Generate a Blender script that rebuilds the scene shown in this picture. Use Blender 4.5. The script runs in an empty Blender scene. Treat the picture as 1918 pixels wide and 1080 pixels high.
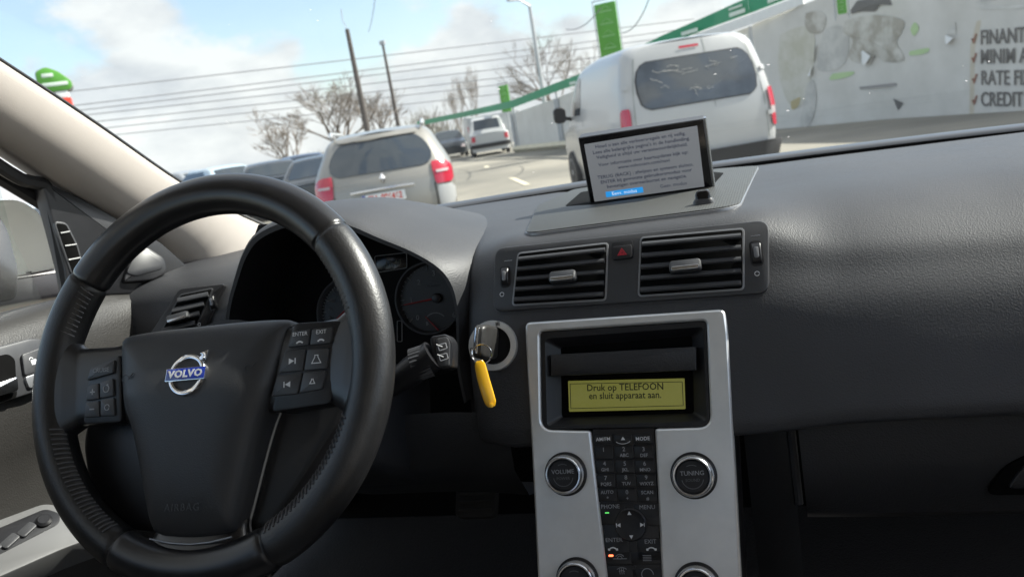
import bpy, bmesh, math, random
from math import sin, cos, tan, pi, radians as R, sqrt, atan2, degrees
from mathutils import Vector as V, Matrix
from mathutils.geometry import tessellate_polygon

SC = bpy.context.scene
COL = SC.collection

# ------------------------------------------------------------------ camera
CAM = V((0.5130, -0.6626, 0.1729))            # metres; origin = centre of the steering wheel, X right, Y forward
YAW, PITCH, ROLL, FPX = -0.3068488, -0.1785147, -0.1633274, 1658.94
PW, PH = 1918.0, 1080.0
_f = V((sin(YAW)*cos(PITCH), cos(YAW)*cos(PITCH), sin(PITCH)))
_r = V((cos(YAW), -sin(YAW), 0)); _u = _r.cross(_f)
RX = cos(ROLL)*_r + sin(ROLL)*_u
UX = -sin(ROLL)*_r + cos(ROLL)*_u
cd = bpy.data.cameras.new('camera'); cam = bpy.data.objects.new('camera', cd); COL.objects.link(cam)
m = Matrix((RX, UX, -_f)).transposed().to_4x4(); m.translation = CAM
cam.matrix_world = m
cd.sensor_width = 36.0; cd.lens = 36.0*FPX/PW; cd.clip_start = 0.02; cd.clip_end = 6000
cd.dof.use_dof = True; cd.dof.focus_distance = 0.86; cd.dof.aperture_fstop = 11.0
SC.camera = cam

# ------------------------------------------------------------------ light
SUN_AZ, SUN_EL = R(63), R(42)                  # from forward (+Y) towards the right (+X)
sd = V((sin(SUN_AZ)*cos(SUN_EL), cos(SUN_AZ)*cos(SUN_EL), sin(SUN_EL)))
sl = bpy.data.lights.new('sun', 'SUN'); sl.energy = 3.6; sl.angle = R(0.5); sl.color = (1, .955, .88)
so = bpy.data.objects.new('sun', sl); COL.objects.link(so)
so.rotation_euler = sd.to_track_quat('Z', 'Y').to_euler()
so.location = (8, 4, 12)
w = bpy.data.worlds.new('World'); SC.world = w; w.use_nodes = True
wt = w.node_tree; wn = wt.nodes; wl = wt.links
bg = wn['Background']; bg.inputs['Strength'].default_value = 0.098
sky = wn.new('ShaderNodeTexSky'); sky.sky_type = 'NISHITA'; sky.sun_disc = False
sky.sun_elevation = SUN_EL; sky.sun_rotation = SUN_AZ; sky.dust_density = 1.5; sky.air_density = 1.0
# cumulus clouds of the sky itself, laid out by direction: noise plus a few places where they pile up
tc = wn.new('ShaderNodeTexCoord')
def noise(scale, detail, rough, stretch=1.0):
    mp = wn.new('ShaderNodeMapping'); mp.inputs['Scale'].default_value = (1, 1, stretch)
    n_ = wn.new('ShaderNodeTexNoise'); n_.inputs['Scale'].default_value = scale; n_.inputs['Detail'].default_value = detail; n_.inputs['Roughness'].default_value = rough
    wl.new(tc.outputs['Generated'], mp.inputs['Vector']); wl.new(mp.outputs[0], n_.inputs['Vector']); return n_.outputs[0]
def math_(op, a, b):
    n_ = wn.new('ShaderNodeMath'); n_.operation = op
    for k, x in enumerate((a, b)):
        if isinstance(x, (int, float)): n_.inputs[k].default_value = x
        else: wl.new(x, n_.inputs[k])
    return n_.outputs[0]
def rng(x, a, b, c, d):
    n_ = wn.new('ShaderNodeMapRange'); n_.interpolation_type = 'SMOOTHSTEP'
    for k, v in zip(('From Min', 'From Max', 'To Min', 'To Max'), (a, b, c, d)): n_.inputs[k].default_value = v
    wl.new(x, n_.inputs[0]); return n_.outputs[0]
sep = wn.new('ShaderNodeSeparateXYZ'); wl.new(tc.outputs['Generated'], sep.inputs[0])
dens = math_('MULTIPLY', noise(5.5, 10, .55, 1.5), 1.0)
dens = math_('ADD', dens, rng(sep.outputs[2], .02, .15, .20, -.13))
for (az, el, r_, amt) in ((-42, 6, 12, .15), (-33, 16, 6, .20), (-22, 11, 5, .12), (-8, 7, 16, .12)):
    vd = wn.new('ShaderNodeVectorMath'); vd.operation = 'DOT_PRODUCT'
    vd.inputs[1].default_value = (sin(R(az))*cos(R(el)), cos(R(az))*cos(R(el)), sin(R(el))); wl.new(tc.outputs['Generated'], vd.inputs[0])
    dens = math_('ADD', dens, rng(vd.outputs['Value'], cos(R(r_)), 1, 0, amt))
dens = math_('ADD', dens, rng(sep.outputs[2], .24, .5, 0, .22))
cover = rng(dens, .49, .59, .10, .95)
cr = wn.new('ShaderNodeValToRGB'); cr.color_ramp.elements[0].position = .36; cr.color_ramp.elements[1].position = .62
cr.color_ramp.elements[0].color = (3.1, 3.2, 3.4, 1); cr.color_ramp.elements[1].color = (4.35, 4.35, 4.35, 1)
wl.new(noise(9, 8, .55, 2.2), cr.inputs[0])
mix = wn.new('ShaderNodeMix'); mix.data_type = 'RGBA'
wl.new(cover, mix.inputs[0]); wl.new(sky.outputs[0], mix.inputs[6]); wl.new(cr.outputs[0], mix.inputs[7])
wl.new(mix.outputs[2], bg.inputs['Color'])

SC.view_settings.view_transform = 'Standard'; SC.view_settings.look = 'None'
SC.view_settings.exposure = 1.6; SC.view_settings.gamma = 1
SC.cycles.use_denoising = True
SC.cycles.max_bounces = 10; SC.cycles.transparent_max_bounces = 16
SC.cycles.sample_clamp_indirect = 6

# ------------------------------------------------------------------ pixel -> point on a real plane
def ray(px, py):
    return (_f + RX*((px-PW/2)/FPX) - UX*((py-PH/2)/FPX))
def atX(px, py, x): d = ray(px, py); return CAM + d*((x-CAM.x)/d.x)
def atY(px, py, y): d = ray(px, py); return CAM + d*((y-CAM.y)/d.y)
def atZ(px, py, z): d = ray(px, py); return CAM + d*((z-CAM.z)/d.z)
class Frame:
    """a plane in the car with its own axes: a to the right, b up, n towards the viewer"""
    def __init__(s, o, a, n):
        s.o = V(o); s.n = V(n).normalized(); s.a = (V(a) - s.n*V(a).dot(s.n)).normalized(); s.b = s.n.cross(s.a)
    def w(s, a, b, h=0): return s.o + s.a*a + s.b*b + s.n*h
    def uv(s, px, py, h=0):
        d = ray(px, py); t = (h + (s.o-CAM).dot(s.n))/d.dot(s.n); p = CAM + d*t - s.o
        return (p.dot(s.a), p.dot(s.b))
    def mat(s, a=0, b=0, h=0, rot=0):
        ca, sa = cos(rot), sin(rot)
        x = s.a*ca + s.b*sa; y = s.b*ca - s.a*sa
        mm = Matrix((x, y, s.n)).transposed().to_4x4(); mm.translation = s.w(a, b, h); return mm
    def turned(s, a, b, h=0, rot=0):
        mm = s.mat(a, b, h, rot); return Frame(mm.translation, mm.col[0].xyz, s.n)

# ------------------------------------------------------------------ materials
def nodes(name):
    mt = bpy.data.materials.new(name); mt.use_nodes = True
    return mt, mt.node_tree.nodes, mt.node_tree.links, mt.node_tree.nodes['Principled BSDF']
def mat(name, col, rough=.5, metal=0, grain=0, gscale=500, gstr=.25, spec=.5, var=0, vscale=6, coat=0, emit=None, estr=0, wear=0, col2=None, c2=(.45, .6), aniso=None, trans=0):
    mt, n, l, p = nodes(name)
    p.inputs['Base Color'].default_value = (*col, 1); p.inputs['Roughness'].default_value = rough
    p.inputs['Metallic'].default_value = metal; p.inputs['Specular IOR Level'].default_value = spec
    p.inputs['Coat Weight'].default_value = coat; p.inputs['Coat Roughness'].default_value = .08
    if trans: p.inputs['Transmission Weight'].default_value = trans
    if emit: p.inputs['Emission Color'].default_value = (*emit, 1); p.inputs['Emission Strength'].default_value = estr
    t = n.new('ShaderNodeTexCoord')
    if var or col2:
        a = n.new('ShaderNodeTexNoise'); a.inputs['Scale'].default_value = vscale; a.inputs['Detail'].default_value = 8; a.inputs['Roughness'].default_value = .6
        l.new(t.outputs['Object'], a.inputs['Vector'])
        r = n.new('ShaderNodeValToRGB')
        if col2:
            r.color_ramp.elements[0].position, r.color_ramp.elements[1].position = c2
            r.color_ramp.elements[0].color = (*col, 1); r.color_ramp.elements[1].color = (*col2, 1)
        else:
            r.color_ramp.elements[0].position = .3; r.color_ramp.elements[1].position = .7
            r.color_ramp.elements[0].color = (*[c*(1-var) for c in col], 1); r.color_ramp.elements[1].color = (*[min(1, c*(1+var)) for c in col], 1)
        l.new(a.outputs[0], r.inputs[0]); l.new(r.outputs[0], p.inputs['Base Color'])
        q = n.new('ShaderNodeMapRange'); q.inputs['To Min'].default_value = max(.03, rough*.82); q.inputs['To Max'].default_value = min(1, rough*1.2)
        l.new(a.outputs[0], q.inputs[0]); l.new(q.outputs[0], p.inputs['Roughness'])
    if grain:
        g = n.new('ShaderNodeTexVoronoi'); g.inputs['Scale'].default_value = gscale
        l.new(t.outputs['Object'], g.inputs['Vector'])
        g2 = n.new('ShaderNodeTexNoise'); g2.inputs['Scale'].default_value = gscale*.6; g2.inputs['Detail'].default_value = 3
        l.new(t.outputs['Object'], g2.inputs['Vector'])
        ad = n.new('ShaderNodeMath'); l.new(g.outputs[0], ad.inputs[0]); l.new(g2.outputs[0], ad.inputs[1])
        b = n.new('ShaderNodeBump'); b.inputs['Strength'].default_value = gstr; b.inputs['Distance'].default_value = grain
        l.new(ad.outputs[0], b.inputs['Height']); l.new(b.outputs[0], p.inputs['Normal'])
    return mt
M = {}
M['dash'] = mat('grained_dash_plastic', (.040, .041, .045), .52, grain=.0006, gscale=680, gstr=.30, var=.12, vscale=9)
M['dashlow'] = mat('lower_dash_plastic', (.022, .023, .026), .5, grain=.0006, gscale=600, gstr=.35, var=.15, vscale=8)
M['trim'] = mat('smooth_dark_trim', (.048, .049, .053), .40, var=.08, vscale=30, grain=.0002, gscale=1200, gstr=.15)
M['black'] = mat('satin_black_plastic', (.012, .012, .014), .38, var=.15, vscale=40)
M['strip'] = mat('smooth_strip_plastic', (.05, .052, .058), .34, var=.1, vscale=12)
M['matblack'] = mat('matt_black', (.006, .006, .007), .8, spec=.25)
M['void'] = mat('deep_shade_black', (.003, .003, .003), .9, spec=.1)  # near-black: shade of openings, gaps and hidden corners put into the colour
M['gloss'] = mat('gloss_black', (.008, .008, .009), .15)
M['leather'] = mat('worn_black_leather', (.013, .013, .014), .38, grain=.0006, gscale=520, gstr=.18, var=.5, vscale=14, spec=.6)
M['leather2'] = mat('polished_leather', (.016, .016, .018), .30, grain=.0003, gscale=600, gstr=.10, var=.45, vscale=9, spec=.65)
M['airbag'] = mat('airbag_cover_plastic', (.036, .037, .040), .48, grain=.0003, gscale=900, gstr=.25, var=.14, vscale=13)
M['silver'] = mat('brushed_aluminium', (.78, .78, .77), .34, metal=.55, var=.06, vscale=25, grain=.0001, gscale=2500, gstr=.08)
M['satin'] = mat('satin_chrome', (.62, .63, .65), .22, metal=1, var=.06, vscale=40)
M['chrome'] = mat('bright_chrome', (.78, .79, .82), .1, metal=1)
M['edge'] = mat('polished_plastic_edge', (.26, .265, .28), .3, metal=.4)
M['white'] = mat('white_print', (.75, .76, .78), .6)
M['dimwhite'] = mat('grey_print', (.34, .35, .37), .6)
M['faint'] = mat('faint_grey_print', (.12, .12, .13), .6)
M['blue'] = mat('blue_enamel', (.015, .04, .30), .2, coat=1)
M['red'] = mat('red_print', (.55, .03, .05), .5)
M['needle'] = mat('red_needle', (.40, .02, .02), .4)
M['stitch'] = mat('grey_stitching', (.085, .085, .09), .5)
M['dial'] = mat('dim_dial_print', (.28, .28, .29), .6)
M['yellow'] = mat('yellow_plastic_tag', (.85, .46, .01), .3, var=.05, coat=.3)
M['lcd'] = mat('lit_lcd_glass', (.12, .12, .03), .35, emit=(.28, .28, .06), estr=.13, var=.12, vscale=30)
M['lcdink'] = mat('lcd_ink', (.010, .012, .004), .5)
M['screen'] = mat('lit_screen', (.12, .13, .15), .3, emit=(.40, .42, .44), estr=.11)
M['screenblue'] = mat('lit_screen_blue', (.01, .12, .3), .3, emit=(.02, .25, .62), estr=.35)
M['screenink'] = mat('screen_ink', (.012, .014, .03), .4, emit=(.03, .035, .07), estr=.2)
M['screenwhite'] = mat('screen_white', (.6, .6, .6), .4, emit=(.7, .8, .9), estr=.25)
M['ledred'] = mat('lit_red_led', (.8, .1, .05), .4, emit=(1, .16, .06), estr=1.2)
M['ledgreen'] = mat('lit_green_led', (.1, .5, .1), .4, emit=(.12, .8, .15), estr=.35)
M['pillar'] = mat('beige_pillar_fabric', (.42, .38, .345), .85, grain=.0004, gscale=900, gstr=.2, var=.05, vscale=7)
M['roofliner'] = mat('beige_headliner', (.48, .45, .41), .9, var=.04)
M['door'] = mat('grained_door_plastic', (.025, .0235, .022), .5, grain=.0006, gscale=520, gstr=.4, var=.1, vscale=10)
M['carpet'] = mat('black_carpet', (.012, .012, .013), .95, grain=.003, gscale=300, gstr=.6)
M['seat'] = mat('beige_seat_cloth', (.46, .42, .37), .9, grain=.001, gscale=700, gstr=.3)  # light tone chosen so the unseen seats bounce light into the cabin
M['grip'] = mat('satin_grip_plastic', (.20, .20, .20), .42, metal=.4)
M['body'] = mat('white_car_paint', (.78, .79, .76), .25, coat=.6, var=.02)
M['rubber'] = mat('black_rubber', (.012, .012, .013), .6)
M['keyplastic'] = mat('worn_key_plastic', (.028, .027, .026), .42, var=.25, vscale=60)

# perforated speaker cloth
def grille_mat():
    mt, n, l, p = nodes('perforated_speaker_grille')
    p.inputs['Roughness'].default_value = .55
    t = n.new('ShaderNodeTexCoord'); v = n.new('ShaderNodeTexVoronoi'); v.inputs['Scale'].default_value = 330; v.inputs['Randomness'].default_value = .12
    l.new(t.outputs['Object'], v.inputs['Vector'])
    r = n.new('ShaderNodeValToRGB'); r.color_ramp.elements[0].position = .25; r.color_ramp.elements[1].position = .5
    r.color_ramp.elements[0].color = (.004, .004, .004, 1); r.color_ramp.elements[1].color = (.060, .062, .058, 1)
    l.new(v.outputs['Distance'], r.inputs[0]); l.new(r.outputs[0], p.inputs['Base Color'])
    b = n.new('ShaderNodeBump'); b.inputs['Strength'].default_value = .5; b.inputs['Distance'].default_value = .0008
    l.new(v.outputs['Distance'], b.inputs['Height']); l.new(b.outputs[0], p.inputs['Normal'])
    return mt
M['grille'] = grille_mat()

def glass_mat(name, tint, refl=.06, dust=0.0, specks=0.0, dcol=(.8, .8, .78)):
    """thin pane: tinted transparent, a weak mirror, and a film of dust with dried specks"""
    mt, n, l, p = nodes(name); n.remove(p)
    out = n['Material Output']
    tr = n.new('ShaderNodeBsdfTransparent'); tr.inputs[0].default_value = (*tint, 1)
    gl = n.new('ShaderNodeBsdfGlossy'); gl.inputs['Roughness'].default_value = .02
    lw = n.new('ShaderNodeLayerWeight'); lw.inputs[0].default_value = .25
    mr = n.new('ShaderNodeMapRange'); mr.inputs['To Min'].default_value = refl*.6; mr.inputs['To Max'].default_value = min(1, refl*6)
    l.new(lw.outputs['Fresnel'], mr.inputs[0])
    m1 = n.new('ShaderNodeMixShader'); l.new(mr.outputs[0], m1.inputs[0]); l.new(tr.outputs[0], m1.inputs[1]); l.new(gl.outputs[0], m1.inputs[2])
    last = m1
    if dust or specks:
        t = n.new('ShaderNodeTexCoord')
        tl = n.new('ShaderNodeBsdfTranslucent'); tl.inputs[0].default_value = (*dcol, 1)
        df = n.new('ShaderNodeBsdfDiffuse'); df.inputs[0].default_value = (*dcol, 1)
        md = n.new('ShaderNodeMixShader'); md.inputs[0].default_value = .35; l.new(tl.outputs[0], md.inputs[1]); l.new(df.outputs[0], md.inputs[2])
        a = n.new('ShaderNodeTexNoise'); a.inputs['Scale'].default_value = 5; a.inputs['Detail'].default_value = 7
        l.new(t.outputs['Object'], a.inputs['Vector'])
        fm = n.new('ShaderNodeMapRange'); fm.inputs['From Min'].default_value = .3; fm.inputs['From Max'].default_value = .7
        fm.inputs['To Min'].default_value = dust*.6; fm.inputs['To Max'].default_value = dust*1.4
        l.new(a.outputs[0], fm.inputs[0])
        # dried specks: only in some voronoi cells, warped so that they are not round
        wv = n.new('ShaderNodeTexNoise'); wv.inputs['Scale'].default_value = 90; wv.inputs['Detail'].default_value = 2
        l.new(t.outputs['Object'], wv.inputs['Vector'])
        vm = n.new('ShaderNodeVectorMath'); vm.operation = 'MULTIPLY_ADD'; vm.inputs[1].default_value = (.012, .012, .012)
        l.new(wv.outputs['Color'], vm.inputs[0]); l.new(t.outputs['Object'], vm.inputs[2])
        vo = n.new('ShaderNodeTexVoronoi'); vo.inputs['Scale'].default_value = 42; l.new(vm.outputs[0], vo.inputs['Vector'])
        rs = n.new('ShaderNodeSeparateColor'); l.new(vo.outputs['Color'], rs.inputs[0])
        szz = n.new('ShaderNodeMapRange'); szz.inputs['From Min'].default_value = .55; szz.inputs['From Max'].default_value = 1
        szz.inputs['To Min'].default_value = 0; szz.inputs['To Max'].default_value = .10
        l.new(rs.outputs[0], szz.inputs[0])
        lt = n.new('ShaderNodeMath'); lt.operation = 'LESS_THAN'; l.new(vo.outputs['Distance'], lt.inputs[0]); l.new(szz.outputs[0], lt.inputs[1])
        ms = n.new('ShaderNodeMath'); ms.operation = 'MULTIPLY'; l.new(lt.outputs[0], ms.inputs[0]); ms.inputs[1].default_value = specks
        mx = n.new('ShaderNodeMath'); mx.operation = 'MAXIMUM'; l.new(ms.outputs[0], mx.inputs[0]); l.new(fm.outputs[0], mx.inputs[1])
        m2 = n.new('ShaderNodeMixShader'); l.new(mx.outputs[0], m2.inputs[0]); l.new(m1.outputs[0], m2.inputs[1]); l.new(md.outputs[0], m2.inputs[2])
        last = m2
    l.new(last.outputs[0], out.inputs['Surface'])
    return mt
M['windscreen'] = glass_mat('dusty_windscreen_glass', (.82, .855, .845), .016, dust=.003, specks=.30)
M['sideglass'] = glass_mat('side_window_glass', (.88, .92, .90), .05, dust=.03)

# ------------------------------------------------------------------ object helpers
ROOTS = {}
def tag(o, label=None, cat=None, group=None, kind=None):
    if label: o['label'] = label
    if cat: o['category'] = cat
    if group: o['group'] = group
    if kind: o['kind'] = kind
    return o
def thing(name, loc, label, cat, group=None, kind=None):
    o = bpy.data.objects.new(name, None); o.empty_display_size = .1; COL.objects.link(o); o.location = loc
    return tag(o, label, cat, group, kind)
def link(name, data, parent=None, mw=None):
    o = bpy.data.objects.new(name, data); COL.objects.link(o)
    if mw is None: mw = Matrix()
    if parent is not None:
        o.parent = parent
        pw = Matrix.Translation(world_loc(parent))
        o.matrix_local = pw.inverted() @ mw
        o['_w'] = 0; del o['_w']
    else: o.matrix_world = mw
    WL[o.name] = mw.translation.copy()
    return o
WL = {}
def world_loc(o):
    # interior things are only translated, so the world place of a parent is the sum of the local translations
    p = V((0, 0, 0)); q = o
    while q is not None: p = p + q.location; q = q.parent
    return p
def mesh(name, verts, faces, mt, parent=None, sharp=35, mats=None, fm=None, mw=None):
    me = bpy.data.meshes.new(name); me.from_pydata([tuple(v) for v in verts], [], faces)
    me.validate()
    for x in (mats or [mt]): me.materials.append(x)
    if fm: me.polygons.foreach_set('material_index', fm)
    bm = bmesh.new(); bm.from_mesh(me); bmesh.ops.recalc_face_normals(bm, faces=bm.faces); bm.to_mesh(me); bm.free()
    if sharp:
        me.polygons.foreach_set('use_smooth', [True]*len(me.polygons)); me.set_sharp_from_angle(angle=R(sharp))
    me.update()
    return link(name, me, parent, mw)
class MB:
    """collects shapes, then links them as ONE mesh"""
    def __init__(s): s.v = []; s.f = []; s.m = []; s.mi = 0
    def add(s, vs, fs):
        k = len(s.v); s.v += [V(p) for p in vs]; s.f += [tuple(i+k for i in f) for f in fs]; s.m += [s.mi]*len(fs); return s
    def grid(s, rows, closed=False, cap0=False, cap1=False):
        n = len(rows[0]); vs = [p for r in rows for p in r]; fs = []
        for i in range(len(rows)-1):
            for j in range(n if closed else n-1):
                k = (j+1) % n
                fs.append((i*n+j, i*n+k, (i+1)*n+k, (i+1)*n+j))
        if cap0: fs.append(tuple(range(n-1, -1, -1)))
        if cap1: fs.append(tuple((len(rows)-1)*n+j for j in range(n)))
        return s.add(vs, fs)
    def tube(s, pts, rad, n=10, cap=True, flat=1.0, upv=None):
        pts = [V(p) for p in pts]; rows = []
        rs = rad if isinstance(rad, (list, tuple)) else [rad]*len(pts)
        for i, p in enumerate(pts):
            t = (pts[min(i+1, len(pts)-1)] - pts[max(i-1, 0)]).normalized()
            up = V(upv) if upv else (V((0, 0, 1)) if abs(t.z) < .9 else V((0, 1, 0)))
            a = t.cross(up).normalized(); b = a.cross(t)
            rows.append([p + a*(rs[i]*cos(2*pi*k/n)) + b*(rs[i]*flat*sin(2*pi*k/n)) for k in range(n)])
        return s.grid(rows, True, cap, cap)
    def plate(s, fr, outline, h0, h1, bev=.001, holes=None):
        """prism of an outline in a frame, from height h0 to h1, with a chamfered front edge"""
        o = list(outline); ins = inset(o, bev); ins2 = inset(o, bev*.3)
        rows = [[fr.w(a, b, h0) for a, b in o], [fr.w(a, b, h1-bev) for a, b in o], [fr.w(a, b, h1-bev*.3) for a, b in ins2], [fr.w(a, b, h1) for a, b in ins]]
        return s.grid(rows, True, True, True)
    def cap(s, fr, o, h):
        """flat face over a concave outline"""
        return s.add([fr.w(a, b, h) for a, b in o], [tuple(t) for t in tessellate_polygon([[V((a, b, 0)) for a, b in o]])])
    def box(s, c, d, ax=None):
        c = V(c); d = V(d)/2; ax = ax or (V((1, 0, 0)), V((0, 1, 0)), V((0, 0, 1)))
        vs = [c + ax[0]*d.x*i + ax[1]*d.y*j + ax[2]*d.z*k for i in (-1, 1) for j in (-1, 1) for k in (-1, 1)]
        return s.add(vs, [(0, 1, 3, 2), (4, 6, 7, 5), (0, 4, 5, 1), (2, 3, 7, 6), (0, 2, 6, 4), (1, 5, 7, 3)])
    def build(s, name, mt, parent=None, sharp=35, mats=None, mw=None):
        return mesh(name, s.v, s.f, mt, parent, sharp, mats, s.m if mats else None, mw)
def inset(o, d):
    n = len(o); area = sum(o[i][0]*o[(i+1) % n][1]-o[(i+1) % n][0]*o[i][1] for i in range(n))
    sg = 1 if area > 0 else -1; res = []
    for i in range(n):
        x0, y0 = o[i-1]; x1, y1 = o[i]; x2, y2 = o[(i+1) % n]
        ax, ay = x1-x0, y1-y0; bx, by = x2-x1, y2-y1
        la = sqrt(ax*ax+ay*ay) or 1e-9; lb = sqrt(bx*bx+by*by) or 1e-9
        nx, ny = -ay/la-by/lb, ax/la+bx/lb
        ln = sqrt(nx*nx+ny*ny) or 1e-9; nx /= ln; ny /= ln
        c = max(.35, (nx*(-ay/la)+ny*(ax/la)))
        res.append((x1+sg*nx*d/c, y1+sg*ny*d/c))
    return res
def rrect(w, h, r, n=5, cx=0, cy=0):
    o = []
    for sx, sy, a0 in ((1, 1, 0), (-1, 1, 90), (-1, -1, 180), (1, -1, 270)):
        for k in range(n+1):
            a = R(a0 + 90*k/n); o.append((cx+sx*(w/2-r)+r*cos(a), cy+sy*(h/2-r)+r*sin(a)))
    return o
def rpoly(pts, r, n=5):
    """polygon with rounded corners"""
    o = []; N = len(pts)
    rr = r if isinstance(r, (list, tuple)) else [r]*N
    for i in range(N):
        p0, p1, p2 = V(pts[i-1]), V(pts[i]), V(pts[(i+1) % N])
        a = (p0-p1); b = (p2-p1); ra = min(rr[i], a.length*.45, b.length*.45)
        a = p1+a.normalized()*ra; b = p1+b.normalized()*ra
        for k in range(n+1):
            t = k/n; q = a*(1-t)**2 + p1*2*t*(1-t) + b*t*t; o.append((q.x, q.y))
    return o
def circ(r, n=40, cx=0, cy=0, a0=0, a1=360): 
    k = n if a1-a0 == 360 else n+1
    return [(cx+r*cos(R(a0+(a1-a0)*i/n)), cy+r*sin(R(a0+(a1-a0)*i/n))) for i in range(k)]
def lathe(mb, fr, ca, cb, prof, n=48):
    """prof: (radius, height) pairs about the frame normal at (ca, cb)"""
    rows = [[fr.w(ca+r*cos(2*pi*k/n), cb+r*sin(2*pi*k/n), h) for k in range(n)] for r, h in prof]
    mb.grid(rows, True, prof[0][0] > 0, True); return mb
def ringarc(mb, fr, ca, cb, r, wd, a0, a1, h, th=.0003, n=40):
    o = circ(r+wd/2, n, ca, cb, a0, a1); i_ = circ(r-wd/2, n, ca, cb, a0, a1)
    rows = [[fr.w(*q, h) for q in i_], [fr.w(*q, h+th) for q in i_], [fr.w(*q, h+th) for q in o], [fr.w(*q, h) for q in o]]
    mb.grid(rows, False); return mb
def text(name, s, fr, a, b, h, size, mt, parent, align='CENTER', bold=0, sx=1.0, rot=0, shear=0, spacing=1.0, lsp=1.0):
    cu = bpy.data.curves.new(name, 'FONT'); cu.body = s; cu.size = size; cu.align_x = align; cu.align_y = 'CENTER'
    cu.offset = bold; cu.extrude = .00008 if size < .05 else .002; cu.resolution_u = 2; cu.shear = shear; cu.space_character = spacing; cu.space_line = lsp
    cu.materials.append(mt)
    return link(name, cu, parent, fr.mat(a, b, h, rot) @ Matrix.Diagonal((sx, 1, 1, 1)))
def lerp(a, b, t): return a+(b-a)*t
def smooth(t): t = max(0, min(1, t)); return t*t*(3-2*t)
def cspline(pts, sub):
    """Catmull-Rom through points"""
    P = [V(p) for p in pts]; o = []
    for i in range(len(P)-1):
        p0, p1, p2, p3 = P[max(i-1, 0)], P[i], P[i+1], P[min(i+2, len(P)-1)]
        for k in range(sub):
            t = k/sub
            o.append(.5*((2*p1)+(p2-p0)*t+(2*p0-5*p1+4*p2-p3)*t*t+(-p0+3*p1-3*p2+p3)*t**3))
    o.append(P[-1]); return o
# ================================================================== THE CAR WE SIT IN
TAU = .4335
FW = Frame((0, 0, 0), (1, 0, 0), (0, -cos(TAU), sin(TAU)))            # steering wheel
XN = .3492
FS = Frame((XN, .2092, -.0331), (1, 0, 0), (0, -.952, .306))          # centre console face
FV = Frame((XN, .2341, .0107), (1, 0, 0), (0, -.902, .432))           # centre vents
FN = Frame((XN, .5038, .0965), (1, 0, 0), (0, -.9826, -.1855))        # navigation screen
FC = Frame((.02, .335, .01), (1, 0, 0), (0, -.97, .24))               # instrument dials
TOPZ = .0525

def uvs(fr, pts, h=0): return [fr.uv(*p, h) for p in pts]

# ---------------------------------------------------------------- body shell
car = thing('car_body', (.37, .2, -.5), 'beige pillar trim and dusty windscreen of the car around the dashboard', 'car')
# windscreen: base curve and header curve
base = cspline([(-.40, .48, .075), (-.30, .63, .068), (-.1, .80, .052), (.1, .885, .050), (.37, .925, .050), (.7, .885, .049), (.95, .78, .05), (1.10, .62, .06), (1.16, .48, .075)], 5)
head = cspline([(-.33, .00, .455), (-.24, .03, .462), (-.1, .06, .470), (.1, .085, .476), (.37, .10, .478), (.64, .085, .476), (.84, .06, .470), (.98, .03, .462), (1.08, .0, .455)], 5)
rows = []
for k in range(9):
    t = k/8
    rows.append([p.lerp(q, t) + V((0, .30, .48)).normalized()*(.035*4*t*(1-t)) for p, q in zip(base, head)])
MB().grid(rows).build('windscreen', M['windscreen'], car)
# A pillars: the trim the photo shows on the left, its mirror image on the right
def pillar(sgn):
    A = [(-.33, -.03, .445), atX(0, 118, -.352), atX(90, 176, -.350), atX(200, 249, -.346), atX(335, 345, -.336), atX(420, 392, -.322), atX(497, 428, -.30), (-.27, .67, .045)]
    B = [(-.46, -.12, .36), atX(0, 300, -.430), atX(80, 350, -.430), atX(180, 415, -.425), atX(270, 468, -.415), atX(330, 510, -.40), atX(352, 535, -.38), (-.34, .47, -.02)]
    A[0] = A[1] + (A[1]-A[3])*1.75; B[0] = B[1] + (B[1]-B[3])*2.2
    def even(pts):                                   # the same number of evenly spaced points on both edges
        q = cspline(pts, 8); L_ = [0]
        for a, b in zip(q, q[1:]): L_.append(L_[-1]+(b-a).length)
        res = []; k = 0
        for i in range(33):
            t = L_[-1]*i/32
            while k < len(q)-2 and L_[k+1] < t: k += 1
            res.append(q[k].lerp(q[k+1], (t-L_[k])/max(1e-9, L_[k+1]-L_[k])))
        for _ in range(6): res = [res[0]] + [(res[i-1]+res[i]*2+res[i+1])/4 for i in range(1, 32)] + [res[-1]]
        return res
    A = even(A); B = even(B); rows = []
    prof = [(-.02, .012), (0, .0), (.06, -.010), (.3, -.030), (.55, -.033), (.78, -.022), (.9, -.004), (1.0, .012), (1.02, .03)]
    for p, q in zip(A, B):
        d = (q-p); out = V((-1, .12, .25)); out = (out - d.normalized()*out.dot(d.normalized())).normalized()
        rows.append([(p + d*t + out*o) for t, o in prof])
    if sgn > 0: rows = [[V((.74-p.x, p.y, p.z)) for p in r] for r in rows]
    MB().grid(rows).build('pillar_trim', M['pillar'], car)
    sl_ = [V((p.x if sgn < 0 else .74-p.x, p.y, p.z)) + V((sgn*.004, .004, .004)) for p in A]
    MB().tube(sl_, .0035, 6).build('glass_seal', M['rubber'], car)
    # black door seal along the lower edge of the trim
    sb = [V((p.x if sgn < 0 else .74-p.x, p.y, p.z)) + V((sgn*.012, -.006, -.012)) for p in B]
    MB().tube(sb, .011, 8).build('door_seal', M['rubber'], car)
pillar(-1); pillar(1)
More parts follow.
